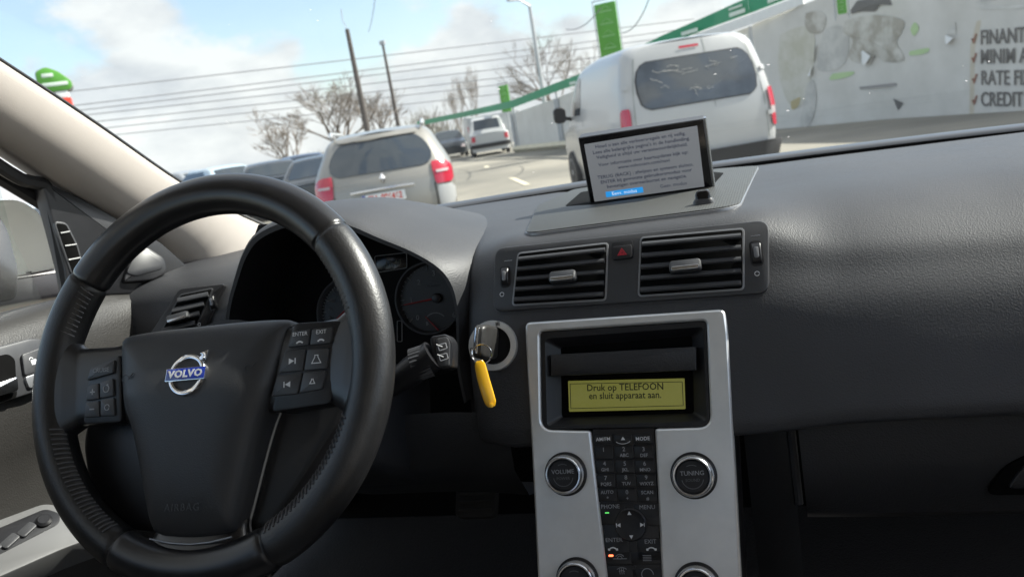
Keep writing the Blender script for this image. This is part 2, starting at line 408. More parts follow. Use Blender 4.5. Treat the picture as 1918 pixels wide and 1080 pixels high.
# roof, rear pillars, tailgate with a rear window, floor and bulkhead: they shade the cabin
mb = MB(); X0, X1 = -.37, 1.11
rr = []
for y, z in ((.085, .478), (-.1, .50), (-.5, .53), (-1.2, .53), (-1.8, .49), (-2.0, .44)):
    rr.append([(XN+.02+u*.74, y - .05*abs(u)**3*(1 if y > 0 else 0), z - .06*u*u) for u in (-1, -.8, -.5, 0, .5, .8, 1)])
rr2 = [[V(p)+V((0, 0, .03)) for p in r] for r in rr]
MB().grid(rr).grid(rr2).build('roof_lining', M['roofliner'], car)
mb = MB()
for x in (-.47, 1.21):
    mb.box((x, -1.05, .25), (.05, .14, .48)); mb.box((x, -1.95, .2), (.06, .3, .6))
    mb.box((x, -.95, -.35), (.05, 2.3, .75)) if x > 0 else mb.box((x-.02, -1.35, -.35), (.05, 1.5, .75))
    mb.box((x, -.9, .43), (.06, 1.9, .05))
mb.box((.37, -2.08, -.2), (1.7, .06, .6)); mb.box((.37, -2.05, .42), (1.7, .1, .08))
mb.build('side_panel', M['seat'], car)
MB().box((.37, -.6, -.60), (1.76, 3.1, .03)).build('floor', M['carpet'], car)
MB().box((.37, .93, -.30), (1.76, .03, .62)).build('bulkhead', M['void'], car)
for x in (-.46, 1.21): MB().box((x, .72, -.25), (.03, .46, .62)).build('scuttle_side', M['void'], car)
for x in (0, .74):
    s = MB(); s.box((x, -.95, -.27), (.5, .52, .16)); s.box((x, -1.22, .0), (.5, .13, .62)); s.box((x, -1.23, .38), (.26, .10, .17)); s.build('front_seat', M['seat'], car)

# ---------------------------------------------------------------- dashboard
dash = thing('dashboard', (.37, .45, -.15), 'dark grey grained dashboard with centre air vents under the windscreen', 'dashboard')
ST = {
 -.42: [(.52, .055), (.49, .050), (.46, .046), (.43, .042), (.39, .034), (.365, .018), (.355, -.01), (.35, -.04), (.345, -.07), (.34, -.10), (.335, -.135), (.33, -.15), (.345, -.16), (.42, -.165)],
 -.22: [(.72, .055), (.62, .053), (.54, .052), (.46, .050), (.40, .044), (.36, .028), (.338, .0), (.328, -.03), (.322, -.06), (.318, -.09), (.314, -.13), (.312, -.15), (.325, -.16), (.40, -.165)],
 0.0: [(.84, .05), (.74, .053), (.62, .055), (.52, .054), (.45, .05), (.405, .035), (.39, .01), (.385, -.03), (.38, -.06), (.375, -.09), (.37, -.13), (.368, -.15), (.375, -.16), (.42, -.165)],
 .150: [(.90, .05), (.76, .0500), (.60, TOPZ), (.46, TOPZ), (.40, .050), (.35, .040), (.31, .020), (.290, .0), (.278, -.03), (.27, -.06), (.26, -.115), (.255, -.145), (.26, -.16), (.30, -.165)],
 .180: [(.905, .043), (.76, .0500), (.60, TOPZ), (.46, TOPZ), (.37, .050), (.30, .043), (.265, .026), (.245, .0), (.230, -.03), (.219, -.06), (.204, -.115), (.197, -.145), (.21, -.16), (.27, -.165)],
 .22: [(.91, .043), (.76, .0500), (.60, TOPZ), (.46, TOPZ), (.36, TOPZ), (.284, .0515), (.251, .036), (.230, .0), (.214, -.03), (.204, -.06), (.186, -.115), (.178, -.145), (.19, -.16), (.27, -.165)],
 .35: [(.93, .043), (.76, .0500), (.60, TOPZ), (.46, TOPZ), (.36, TOPZ), (.284, .0515), (.251, .036), (.230, .0), (.214, -.03), (.204, -.06), (.186, -.115), (.178, -.145), (.19, -.16), (.27, -.165)],
 .47: [(.925, .043), (.76, .0500), (.60, TOPZ), (.46, TOPZ), (.36, TOPZ), (.284, .0505), (.249, .036), (.230, .0), (.213, -.03), (.202, -.06), (.182, -.115), (.172, -.145), (.185, -.157), (.26, -.163)],
 .56: [(.915, .043), (.76, .0500), (.60, .056), (.46, .054), (.37, .049), (.30, .035), (.255, .012), (.232, -.015), (.213, -.04), (.198, -.07), (.180, -.11), (.170, -.137), (.182, -.150), (.26, -.158)],
 .72: [(.89, .043), (.75, .049), (.60, .051), (.47, .050), (.38, .043), (.31, .027), (.262, .004), (.237, -.02), (.216, -.045), (.199, -.075), (.180, -.115), (.170, -.138), (.182, -.151), (.26, -.158)],
 1.18: [(.55, .06), (.53, .055), (.50, .05), (.45, .045), (.38, .04), (.31, .024), (.262, .0), (.24, -.02), (.22, -.045), (.205, -.075), (.19, -.115), (.18, -.138), (.19, -.151), (.26, -.158)]}
XS = sorted(ST)
def dash_row(x):
    i = max(k for k in range(len(XS)-1) if XS[k] <= x + 1e-9); t = (x-XS[i])/(XS[i+1]-XS[i])
    a, b = ST[XS[i]], ST[XS[i+1]]; t = smooth(t)*.5+t*.5
    return cspline([(x, lerp(p[0], q[0], t), lerp(p[1], q[1], t)) for p, q in zip(a, b)], 6)
xs = [-.42+k*.02 for k in range(0, 14)] + [-.145, -.125] + [-.1+k*.03 for k in range(9)] + [.140, .150, .158, .166, .174] + [.18+k*.02 for k in range(50)]
xs = sorted(set(round(x, 4) for x in xs if x <= 1.18))
rows = [dash_row(x) for x in xs]
n = len(rows[0]); vs = [p for r in rows for p in r]; fs = []
for i in range(len(rows)-1):
    for j in range(n-1):
        q = [rows[i][j], rows[i][j+1], rows[i+1][j+1], rows[i+1][j]]; c = sum(q, V())/4
        if -.133 < c.x < (.150 if c.y < .33 else .10) and c.y < .47: continue          # open well of the instruments
        if .268 < c.x < .432 and c.y < .24 and -.150 < c.z < -.042: continue   # opening behind the centre console
        fs.append((i*n+j, (i+1)*n+j, (i+1)*n+j+1, i*n+j+1))
pad = MB().add(vs, fs).build('upper_pad', M['dash'], dash, sharp=60)
# rounded strip along the foot of the windscreen
MB().grid([[p + V((0, dy, dz)) for dy, dz in ((-.060, -.010), (-.0605, -.001), (-.057, .0035), (-.046, .0065), (-.026, .0085), (-.008, .008), (.004, -.008))] for p in base[6:-3]]).build('defroster_strip', M['strip'], dash, sharp=70)
MB().tube([p + V((0, -.066, -.002)) for p in base[6:-3]], .005, 6).build('defroster_gap', M['void'], dash)

# hood over the instruments: an arch that runs back into the pad
arch = [atY(431, 606, .25), atY(436, 560, .25), atY(448, 515, .25), atY(464, 468, .25), atY(490, 432, .25), atY(545, 407, .25), atY(610, 404, .25), atY(665, 414, .25), atY(720, 437, .25), atY(785, 464, .25), atY(835, 495, .25), atY(860, 530, .25), atY(870, 575, .25), atY(872, 620, .25), atY(873, 680, .25)]
arch = [V((-.14, .25, -.10)), V((-.1405, .25, -.05))] + [p.copy() for p in arch] + [V((arch[-1].x+.001, .25, -.12))]
arch = cspline(arch, 4)
NA = len(arch)
def hood_row(y, k, drop, grow, bulge=0):
    r = []
    for i, p in enumerate(arch):
        u = i/(NA-1); cx = p.x - .015
        z = p.z
        if z > .02: z = .02 + (z-.02)*k
        z -= drop
        r.append(V((.015 + cx*grow + bulge*smooth((p.x-.10)/.07), y, z)))
    return r
hb = MB()
out = [hood_row(.236, .93, .003, .955), hood_row(.2355, .975, .001, .98), hood_row(.240, 1.0, 0, .997), hood_row(.25, 1.025, 0, 1.01, .004), hood_row(.28, 1.07, 0, 1.03, .012),
       hood_row(.34, 1.08, 0, 1.05, .02), hood_row(.42, 1.03, .002, 1.08, .022), hood_row(.52, .86, .008, 1.12, .02), hood_row(.62, .62, .012, 1.16, .015), hood_row(.74, .42, .02, 1.2, .0)]
hb.grid(out).build('instrument_hood', M['dash'], dash, sharp=50)
inn = [hood_row(.236, .93, .003, .955), hood_row(.26, .92, .004, .94), hood_row(.36, .86, .008, .93)]
MB().grid(inn).build('hood_lining', M['matblack'], dash)

# ---- centre vents
vp = rpoly(uvs(FV, [(929, 466), (1440, 413), (1441, 550), (925, 585)]), .012)
vent = MB().plate(FV, vp, -.012, .0045, .002).build('vent_panel', M['trim'], dash)
def ventbox(parent, fr, quad, nsl, knob, ksz, depth=.0045, edge=None):
    q = uvs(fr, quad, depth); o = rpoly(q, .003, 3)
    MB().plate(fr, inset(o, -.0020), depth-.004, depth+.0010, .0008).build('vent_frame', M['edge'] if edge is None else edge, parent)
    MB().plate(fr, o, depth-.002, depth+.0013, .0002).build('vent_opening', M['void'], parent)
    tl, tr, br, bl = [V(p) for p in q]
    for k in range(nsl):
        t = (k+.62)/nsl
        a = tl.lerp(bl, t) + V((.0012, 0)); b = tr.lerp(br, t) - V((.0012, 0))
        c = MB(); rows = []
        hgt = (tl-bl).length/nsl
        for s in range(13):
            p = a.lerp(b, s/12)
            rows.append([fr.w(p.x, p.y+dy*hgt, depth+dh) for dy, dh in ((-.10, .0012), (-.19, .0030), (-.10, .0052), (.06, .0050), (.30, .0022), (.30, .0014))])
        c.grid(rows, True, True, True).build('slat', M['trim'], parent)
    ka, kb = fr.uv(*knob, depth+.008)
    c = MB(); w_, h_ = ksz
    o = rrect(w_, h_, h_*.28, 4)
    rows = []
    for sc, hh in ((1, .004), (1, .010), (.97, .0125), (.88, .0135)):
        rows.append([fr.w(ka+x*sc, kb+y*sc - (.0 if y > 0 else 0), hh + (.0022 if y < 0 else 0)) for x, y in o])
    kk = c.grid(rows, True, True, True).build('vent_knob', M['trim'], parent)
    MB().plate(fr, rrect(w_*.86, h_*.34, h_*.12, 3, ka, kb-h_*.22), .0145, .0165, .0006).build('vent_knob_inlay', M['satin'], parent)
ventbox(vent, FV, [(972, 476), (1137, 457), (1133, 560), (962, 570)], 5, (1053, 517), (.029, .0125))
ventbox(vent, FV, [(1202, 447), (1391, 430), (1391, 540), (1198, 553)], 5, (1283, 497), (.032, .0125))
def thumb(parent, fr, c, w_, h_, depth=.0045):
    a, b = fr.uv(*c, depth)
    MB().plate(fr, rrect(w_*1.35, h_*1.15, w_*.45, 5, a, b), depth-.001, depth+.0004, .0002).build('thumbwheel_slot', M['black'], parent)
    c_ = MB(); rows = []
    for i in range(15):
        an = -1.35 + 2.7*i/14
        y = sin(an)*h_*.5; h = depth - .002 + cos(an)*.0065
        rows.append([fr.w(a-w_/2*s, b+y, h-(.001 if abs(s) > .9 else 0)) for s in (1, .8, .3, -.3, -.8, -1)])
    c_.grid(rows).build('thumbwheel', M['black'], parent)
    MB().plate(fr, rrect(w_*.5, h_*.5, w_*.2, 3, a, b), depth+.0032, depth+.005, .0005).build('thumbwheel_grip', M['edge'], parent)
thumb(vent, FV, (946, 518), .0085, .021); thumb(vent, FV, (1417, 474), .0095, .0225)
for px in ((940, 551), (1418, 512)):
    a, b = FV.uv(*px, .005); c = MB(); ringarc(c, FV, a, b, .0022, .0006, 0, 360, .0047, n=20); c.build('closed_mark', M['white'], vent)
for px in ((952, 488), (1415, 441)):
    a, b = FV.uv(*px, .005); c = MB()
    for k in range(3): ringarc(c, FV, a-.003+k*.003, b-.002, .0022, .0007, 50, 130, .0047, n=6)
    c.build('open_mark', M['dimwhite'], vent)
a, b = FV.uv(1166, 473, .006)
MB().plate(FV, rrect(.0225, .0195, .003, 4, a, b+.003), .003, .0052, .0004).build('hazard_recess', M['black'], vent)
hz = MB().plate(FV, rrect(.0205, .0145, .002, 4, a, b), .003, .0085, .0012).build('hazard_switch', M['black'], vent)
c = MB()
for r in (.0058, .0032):
    tri = [(a+r*cos(R(d)), b-.0008+r*sin(R(d))*.9) for d in (90, 210, 330)]; ti = inset(tri, .0008)
    c.grid([[FV.w(*p, .0086) for p in tri], [FV.w(*p, .0090) for p in tri], [FV.w(*p, .0090) for p in ti], [FV.w(*p, .0086) for p in ti]], True)
c.build('hazard_symbol', M['red'], vent)

# ---- left vent
FL = Frame(atY(350, 585, .325), (.93, .30, .12), (.30, -.90, .30))
lv = MB().plate(FL, rpoly(uvs(FL, [(337, 541), (424, 531), (384, 618), (268, 648)]), .006), -.03, .004, .002).build('vent_panel', M['black'], dash)
ventbox(lv, FL, [(339, 553), (398, 541), (366, 612), (300, 628)], 4, (332, 594), (.030, .011), depth=.004, edge=M['trim'])
thumb(lv, FL, (398, 566), .0075, .020, .004)
a, b = FL.uv(373, 607, .005); c = MB(); ringarc(c, FL, a, b, .0018, .0007, 0, 360, .0045, n=16); c.build('closed_mark', M['white'], lv)

# ---- speaker grille with the slot of the screen and the light sensor
FT = Frame((XN, .4, TOPZ+.0012), (1, 0, 0), (0, 0, 1))
go = rpoly(uvs(FT, [(984, 439), (1384, 387), (1420, 312), (1340, 318), (1075, 356), (1008, 386)]), [.02, .03, .015, .01, .02, .03], 6)
gr = MB().plate(FT, inset(go, -.0012), -.004, .0005, .001).build('speaker_grille', M['edge'], dash)
MB().plate(FT, go, -.001, .0018, .0006).build('grille_cloth', M['grille'], gr)
so_ = rpoly(uvs(FT, [(1058, 386), (1088, 360), (1335, 322), (1356, 324), (1330, 352), (1118, 382)], .002), .008, 4)
MB().plate(FT, so_, 0, .0024, .0004).build('slot_shade_plate', M['void'], gr)  # flat black plate, no recess: the slot's shade is its colour
a, b = FT.uv(1319, 384)
FTs = FT.turned(a, b, .0018, R(2))
sb = MB(); rows = [[FTs.w(x*s, y*s, h) for x, y in rrect(.024, .020, .006, 4)] for s, h in ((1.0, -.001), (.95, .003), (.8, .006))]
sb.grid(rows, True, False, True).build('sensor_base', M['trim'], gr)
rows = [[FTs.w(x*s, y*s-.001, h) for x, y in rrect(.018, .014, .004, 4)] for s, h in ((1.0, .004), (.9, .012), (.72, .0145), (.4, .0155))]
MB().grid(rows, True, False, True).build('light_sensor', M['gloss'], gr)

# ---- lower panels, glovebox, knee panel, pedals
gl = [(.507, .205, -.156), (1.14, .205, -.156)]
rows = []
for y, z in ((.235, -.150), (.212, -.160), (.205, -.20), (.210, -.255), (.225, -.268), (.30, -.272)):
    rows.append([(x, y + .004*abs((k-8)/8)**8, z - .0) for k, x in enumerate([.507+.633*i/16 for i in range(17)])])
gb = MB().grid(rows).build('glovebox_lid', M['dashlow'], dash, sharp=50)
FG = Frame((.75, .2045, -.22), (1, 0, 0), (0, -.995, .0))
hp = [FG.uv(*p) for p in [(1842, 925), (1880, 872), (1918, 850)]]
c = MB(); o = rpoly([hp[0], (hp[0][0]+.10, hp[0][1]-.002), (hp[0][0]+.10, hp[2][1]+.006), (hp[2][0]+.01, hp[2][1]+.004), (hp[1][0], hp[1][1])], .012, 5)
c.plate(FG, o, -.002, .003, .0008).build('glovebox_handle_recess', M['void'], gb)
c = MB(); o = rpoly([(hp[0][0]+.018, hp[0][1]+.007), (hp[0][0]+.10, hp[0][1]+.006), (hp[0][0]+.10, hp[2][1]-.004), (hp[2][0]+.004, hp[2][1]-.004), (hp[1][0]+.012, hp[1][1]-.003)], .008, 5)
c.plate(FG, o, .001, .006, .002).build('glovebox_handle', M['dashlow'], gb)
# panel between console and glovebox, and the sides of the console
c = MB()
c.grid([[(.452, .245, -.15), (.452, .23, -.25), (.452, .20, -.5)], [(.498, .235, -.15), (.498, .222, -.25), (.497, .17, -.36)]])
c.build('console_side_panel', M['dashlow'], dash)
c = MB(); c.tube([(.500, .228, -.15), (.500, .218, -.248)], .0045, 8); c.build('panel_edge', M['dashlow'], dash)
# knee panel below the steering column
rows = []
for y, z in ((.225, -.128), (.215, -.150), (.215, -.19), (.25, -.235), (.36, -.275), (.40, -.29)):
    rows.append([(x, y + max(0, (x-.14))*-.25 + max(0, -x)*.25, z) for x in [-.36+.57*i/14 for i in range(15)]])
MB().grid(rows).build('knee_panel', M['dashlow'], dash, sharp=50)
for x, y, z, ww in ((.13, .62, -.38, .055), (.0, .60, -.40, .07)):
    c = MB(); o = rrect(ww, .075, .012, 4); fp = Frame((x, y, z), (1, 0, 0), (0, -.8, .6)); c.plate(fp, o, 0, .014, .003)
    for k in range(5): c.box(fp.w(0, -.026+k*.013, .015), (ww*.8, .004, .004))
    c.tube([fp.w(0, .02, 0), (x+.02, y+.12, z+.25)], .010, 8); c.build('pedal', M['rubber'], dash)
# ignition surround
FI = Frame(atY(924, 647, .2045), (1, .04, 0), (.03, -.955, .30))
c = MB(); lathe(c, FI, 0, 0, [(.0268, -.006), (.0268, .0030), (.0262, .0042), (.0205, .0044), (.0199, .0036), (.0197, -.004)], 56)
c.f.pop(); c.m.pop()
ig = c.build('ignition_surround', M['silver'], dash)
c = MB(); lathe(c, FI, 0, 0, [(.0200, .0006), (.0190, .0010), (.004, .0012)], 40); c.build('ignition_slot', M['matblack'], ig)
c = MB()
for k in range(3): c.plate(FI, rrect(.0008, .0042, .0003, 2, .0065+k*.0016, .0222), .0043, .0051, .0002)
c.build('heat_mark', M['black'], ig)
c = MB(); ringarc(c, FI, -.0230, -.002, .0016, .0006, 0, 360, .0046, n=14); c.build('off_mark', M['black'], ig)

# ---------------------------------------------------------------- instruments
ins_ = thing('instrument_cluster', FC.w(0, -.06, 0), 'black dial panel with red needles under the instrument hood', 'instrument panel')
fo = [FC.uv(*p) for p in [(430, 700), (430, 560), (480, 420), (700, 400), (880, 500), (885, 700)]]
MB().plate(FC, fo, -.012, -.004, .001).build('dial_plate', M['matblack'], ins_)
c = MB(); c.grid([[FC.w(x, y, 0) for x, y in [(-.135, .03), (-.135, -.08), (.16, -.08), (.155, .03)]], [FC.w(x*.98, y, -.006) for x, y in [(-.135, .03), (-.135, -.08), (.16, -.08), (.155, .03)]]]); 
def gauge(name, ca, cb, r):
    c = MB(); lathe(c, FC, ca, cb, [(r+.003, -.004), (r+.003, .004), (r+.0012, .0052), (r, .004), (r-.002, -.002)], 60); c.f.pop(); c.m.pop()
    g = c.build(name, M['trim'], ins_)
    c = MB(); lathe(c, FC, ca, cb, [(r, -.003), (.001, -.0029)], 60); c.build('dial_face', M['black'], g)
    c = MB(); ringarc(c, FC, ca, cb, r+.001, .0012, 0, 360, .0052, n=64); c.build('bezel', M['trim'], g)
    return g
ca, cb = FC.uv(805, 558); rT = .0425
tach = gauge('tachometer', ca, cb, rT)
for s, px in zip('0123456', [(781, 595), (769, 562), (783, 529), (811, 512), (842, 523), (857, 554), (849, 590)]):
    a, b = FC.uv(*px); text('numeral', s, FC, a, b, -.002, .0095, M['dial'], tach)
c = MB()
for k in range(31):
    an = R(222 - k*8.7); r0 = rT-.0045 if k % 5 else rT-.008
    c.tube([FC.w(ca+r0*cos(an), cb+r0*sin(an), -.0018), FC.w(ca+(rT-.002)*cos(an), cb+(rT-.002)*sin(an), -.0018)], .0004 if k % 5 else .0006, 4)
c.build('scale_marks', M['dial'], tach)
a, b = FC.uv(818, 558); ea, eb = FC.uv(757, 571)
c = MB(); c.tube([FC.w(a, b, .001), FC.w(ea, eb, .001)], [.0012, .0005], 6); c.build('needle', M['needle'], tach)
c = MB(); lathe(c, FC, a, b, [(.006, -.003), (.006, .002), (.004, .003)], 24); c.build('needle_hub', M['black'], tach)
a, b = FC.uv(822, 618); ea, eb = FC.uv(797, 592)
c = MB(); c.tube([FC.w(a, b, .001), FC.w(ea, eb, .001)], [.001, .0005], 6); c.build('fuel_needle', M['needle'], tach)
c = MB(); ringarc(c, FC, *FC.uv(815, 610), .016, .0012, 40, 140, -.0022, n=16); c.build('fuel_scale', M['dial'], tach)
text('fuel_symbol', 'B', FC, *FC.uv(799, 606), -.002, .006, M['dial'], tach)
text('dial_caption', 'x1000 r/min', FC, *FC.uv(811, 534), -.002, .0042, M['faint'], tach)
ca, cb = FC.uv(655, 585); spd = gauge('speedometer', ca, cb, rT)
c = MB()
for k in range(45):
    an = R(222 - k*6); r0 = rT-.0045 if k % 4 else rT-.008
    c.tube([FC.w(ca+r0*cos(an), cb+r0*sin(an), -.0018), FC.w(ca+(rT-.002)*cos(an), cb+(rT-.002)*sin(an), -.0018)], .0004, 4)
c.build('scale_marks', M['dial'], spd)
for k, s in enumerate(('20', '40', '60', '80', '100', '120', '140', '160', '180', '200', '220', '240')):
    an = R(222-12-k*22); text('numeral', s, FC, ca+.029*cos(an), cb+.029*sin(an), -.002, .0062, M['faint'], spd)
ea, eb = FC.uv(622, 606); a, b = FC.uv(662, 566)
c = MB(); c.tube([FC.w(a, b, .001), FC.w(ea, eb, .001)], [.0012, .0006], 6); c.build('needle', M['needle'], spd)
o = rpoly(uvs(FC, [(700, 479), (761, 472), (762, 502), (703, 511)]), .003, 3); oi = inset(o, .0008)
td = MB().plate(FC, oi, -.004, -.002, .0003).build('trip_display', M['gloss'], ins_)
c = MB(); c.grid([[FC.w(*p, -.002) for p in o], [FC.w(*p, -.0012) for p in o], [FC.w(*p, -.0012) for p in oi], [FC.w(*p, -.002) for p in oi]], True); c.build('display_frame', M['dial'], td)
text('display_digits', '11:48', FC, *FC.uv(735, 493), -.0018, .010, mat('faint_lcd', (.05, .055, .03), .5), td)
o = rpoly(uvs(FC, [(742, 600), (752, 600), (752, 640), (742, 640)]), .002, 3); oi = inset(o, .0008)
c = MB(); c.grid([[FC.w(*p, -.003) for p in o], [FC.w(*p, -.002) for p in o], [FC.w(*p, -.002) for p in oi], [FC.w(*p, -.003) for p in oi]], True); c.build('warning_window', M['dial'], ins_)

# ---------------------------------------------------------------- centre console
con = thing('centre_console', FS.w(0, -.30, -.02), 'silver centre console with radio, number keys and round knobs', 'centre console')
def tp(px, py): return FS.uv(px, py)
outer = [tp(986, 604), tp(1358, 579), tp(1364, 620), tp(1376, 850), tp(1388, 1080)]
dd = V(outer[-1])-V(outer[-2]); outer.append(tuple(V(outer[-1])+dd*.30))
stripR = [tp(1228, 803), tp(1241, 1080)]; d2 = (V(stripR[1])-V(stripR[0])); br_ = tuple(V(stripR[1])+d2*.25)
stripL = [tp(1108, 806), tp(1140, 1080)]; d3 = (V(stripL[1])-V(stripL[0])); bl_ = tuple(V(stripL[1])+d3*.25)
ll = [tp(1010, 1080), tp(999, 850), tp(987, 640)]; d4 = V(ll[0])-V(ll[1]); lb = tuple(V(ll[0])+d4*.3)
radio = [tp(1228, 802), tp(1332, 799), tp(1324, 600), tp(1013, 621), tp(1016, 804), tp(1108, 806)]
poly = outer + [br_] + radio + [bl_, lb] + ll
rads = [.006, .006, .02, .03, .03, .001, .001, .003, .012, .005, .005, .012, .003, .001, .001, .03, .03, .02]
fp = rpoly(poly, rads, 5)
def bowed(fr, o, h0, h1, bev):
    """plate whose face bends gently, denser chamfer"""
    i1 = inset(o, bev*.35); i2 = inset(o, bev)
    return [[fr.w(a, b, h0) for a, b in o], [fr.w(a, b, h1-bev) for a, b in o], [fr.w(a, b, h1-bev*.35) for a, b in i1], [fr.w(a, b, h1) for a, b in i2]]
MB().grid(bowed(FS, fp, -.0125, .0055, .0022), True).cap(FS, inset(fp, .0022), .0055).build('fascia', M['silver'], con)
# console body behind the fascia
bo = inset(rpoly(outer + [lb] + ll, .004, 3), .001)
MB().grid([[FS.w(a, b, -.10) for a, b in bo], [FS.w(a, b, -.0122) for a, b in bo]], True, True, True).build('console_body', M['black'], con)
ro = rpoly([tp(1226, 803)] + radio[1:5] + [tp(1110, 806)], [.001, .011, .004, .004, .011, .001], 5)
ro = inset(ro, -.0008)
# surround: frame with a funnel-shaped tray
def quad(p, r=.003, n=4): return rpoly([tp(*q) for q in p], r, n)
t0 = quad([(1022, 634), (1318, 612), (1324, 788), (1026, 797)], .004); t1 = quad([(1044, 650), (1296, 627), (1300, 772), (1046, 782)], .003)
MB().plate(FS, ro, -.0115, -.0100, .0004).build('tray_back', M['void'], con)
c = MB(); rO = rpoly(radio[1:5], [.011, .004, .004, .011], 4); rO = inset(rO, .0003)
k0 = len(rO)
c.grid([[FS.w(a, b, -.003) for a, b in rO], [FS.w(a, b, .0022) for a, b in rO], [FS.w(a, b, .003) for a, b in inset(rO, .0008)]], True)
# bridge ring rO -> t0 -> t1 (same number of points)
ra = rpoly(radio[1:5], [.011, .004, .004, .011], 4); ra = inset(ra, .0011)
t0 = rpoly([tp(1324, 788), tp(1318, 612), tp(1022, 634), tp(1026, 797)], .004, 4); t1 = rpoly([tp(1298, 774), tp(1294, 628), tp(1046, 650), tp(1048, 782)], .003, 4)
c.grid([[FS.w(a, b, .003) for a, b in ra], [FS.w(a, b, .003) for a, b in t0], [FS.w(a, b, -.0095) for a, b in t1]], True)
sur = c.build('radio_surround', M['black'], con)
c = MB(); c.plate(FS, quad([(1033, 664), (1304, 649), (1305, 693), (1034, 704)], .0012, 3), -.0095, .0042, .0010); c.build('slot_flap', M['dashlow'], sur)
lo_ = quad([(1061, 713), (1280, 708), (1282, 766), (1063, 771)], .0008, 2)
lcd = MB().plate(FS, lo_, -.0095, -.0064, .0002).build('lcd_display', M['lcd'], con)
A0, B0 = tp(1171, 740); rotl = atan2(*(reversed((V(tp(1281, 738))-V(tp(1063, 742))).to_tuple())))
la = tp(1168, 725); lb_ = tp(1168, 740.5)
text('lcd_text', 'Druk op TELEFOON', FS, *la, -.0062, .0098, M['lcdink'], lcd, sx=.93, rot=rotl, bold=.0001)
text('lcd_text', 'en sluit apparaat aan.', FS, *lb_, -.0062, .0098, M['lcdink'], lcd, sx=.90, rot=rotl, bold=.0001)
o = quad([(1064.5, 718), (1277, 714), (1279, 760), (1066, 765.5)], .0005, 1); oi = inset(o, .0006)
c = MB(); c.grid([[FS.w(*p, -.0064) for p in o], [FS.w(*p, -.0061) for p in o], [FS.w(*p, -.0061) for p in oi], [FS.w(*p, -.0064) for p in oi]], True); c.build('lcd_border', M['lcdink'], lcd)
# keypad strip
so2 = [tp(1226, 800), tp(1239, 1080), br_, bl_, tp(1142, 1080), tp(1110, 803)]
MB().plate(FS, so2, -.004, .0022, .0005).build('keypad_panel', M['black'], con)
KT = M['dimwhite']
def key(px, py, w_, h_, l1, l2=None, m1=KT, s1=.0056, s2=.0046, nm='key', raise_=.0036):
    a, b = FS.uv(px, py, .003)
    k = MB().plate(FS, rrect(w_, h_, .0012, 3, a, b), .0015, raise_, .0006).build(nm, M['black'], con)
    if l1: text('key_legend', l1, FS, a, b+(h_*.22 if l2 else 0), raise_+.0001, s1, m1, k, bold=.00005)
    if l2: text('key_legend', l2, FS, a, b-h_*.24, raise_+.0001, s2, m1, k, bold=.00008)
    return k, a, b
key(1130, 822, .0186, .0092, 'AM/FM', s1=.0050, m1=M['white'])
k, a, b = key(1167, 821, .0186, .0092, None)
c = MB(); c.add([FS.w(a-.0022, b-.0012, .0038), FS.w(a+.0022, b-.0012, .0038), FS.w(a, b+.0022, .0038)], [(0, 1, 2)]); ringarc(c, FS, a, b+.0075, .0125, .0005, 235, 305, .0037, n=12); c.build('eject_symbol', M['white'], k)
key(1204, 821, .0186, .0092, 'MODE', s1=.0050, m1=M['white'])
K = [('1', None), ('2', 'ABC'), ('3', 'DEF'), ('4', 'GHI'), ('5', 'JKL'), ('6', 'MNO'), ('7', 'PQRS'), ('8', 'TUV'), ('9', 'WXYZ'), ('AUTO', '*'), ('0', '+'), ('SCAN', '#')]
PX = [(1131, 847), (1169, 846), (1206, 846), (1133, 873), (1171, 873), (1208, 873), (1135, 900), (1173, 899), (1211, 899), (1138, 926.5), (1175, 926.5), (1213, 927)]
for (l1, l2), (px, py) in zip(K, PX):
    if l2 is None: l1, l2 = l1, ' '
    key(px, py, .0192, .0130, l1, l2, s1=.0060 if len(l1) == 1 else .0047)
# function keys round the cursor ring
for px, py, l, ty in ((1143, 962, 'PHONE', 948), (1216, 963, 'MENU', 949), (1150, 1028, 'ENTER', 1010.5), (1222, 1028, 'EXIT', 1013.5)):
    k, a, b = key(px, py, .0300, .0215, None, nm='function_key', raise_=.0030)
    a2, b2 = FS.uv(px if l not in ('PHONE',) else 1143, ty, .003)
    text('key_legend', l, FS, a2+(-.002 if l in ('MENU', 'EXIT') else 0), b2, .0031, .0058, KT, k)
    if l in ('ENTER', 'EXIT'):
        a3, b3 = FS.uv(px-2, 1025.5, .003); c = MB(); ringarc(c, FS, a3, b3-.004, .0045, .0012, 40, 140, .0031, n=10)
        c.plate(FS, rrect(.0022, .0022, .0004, 2, a3-.0040, b3-.0014), .003, .0033, .0001); c.plate(FS, rrect(.0022, .0022, .0004, 2, a3+.0040, b3-.0014), .003, .0033, .0001)
        c.build('phone_symbol', M['white'], k)
a, b = FS.uv(1181, 982, .004); c = MB(); lathe(c, FS, a, b, [(.0160, .0015), (.0160, .0046), (.0150, .0054), (.0120, .0046), (.0085, .0042)], 48)
cur = c.build('cursor_pad', M['black'], con)
for dx, dy, rt in ((0, .0115, 0), (0, -.0115, 180), (-.0115, 0, 90), (.0115, 0, -90)):
    c = MB(); s = .0021
    pts = [(-s, -s*.8), (s, -s*.8), (0, s)]; q = R(rt)
    c.add([FS.w(a+dx+x*cos(q)-y*sin(q), b+dy+x*sin(q)+y*cos(q), .0053) for x, y in pts], [(0, 1, 2)])
    if dx: c.plate(FS, rrect(.0007, .004, .0002, 1, a+dx+(.0024 if dx > 0 else -.0024), b), .005, .0054, .0001)
    c.build('arrow', M['white'], cur)
a, b = FS.uv(1137, 959.5, .003); MB().plate(FS, rrect(.0042, .0011, .0003, 2, a, b), .003, .0034, .0001).build('green_light', M['ledgreen'], con)
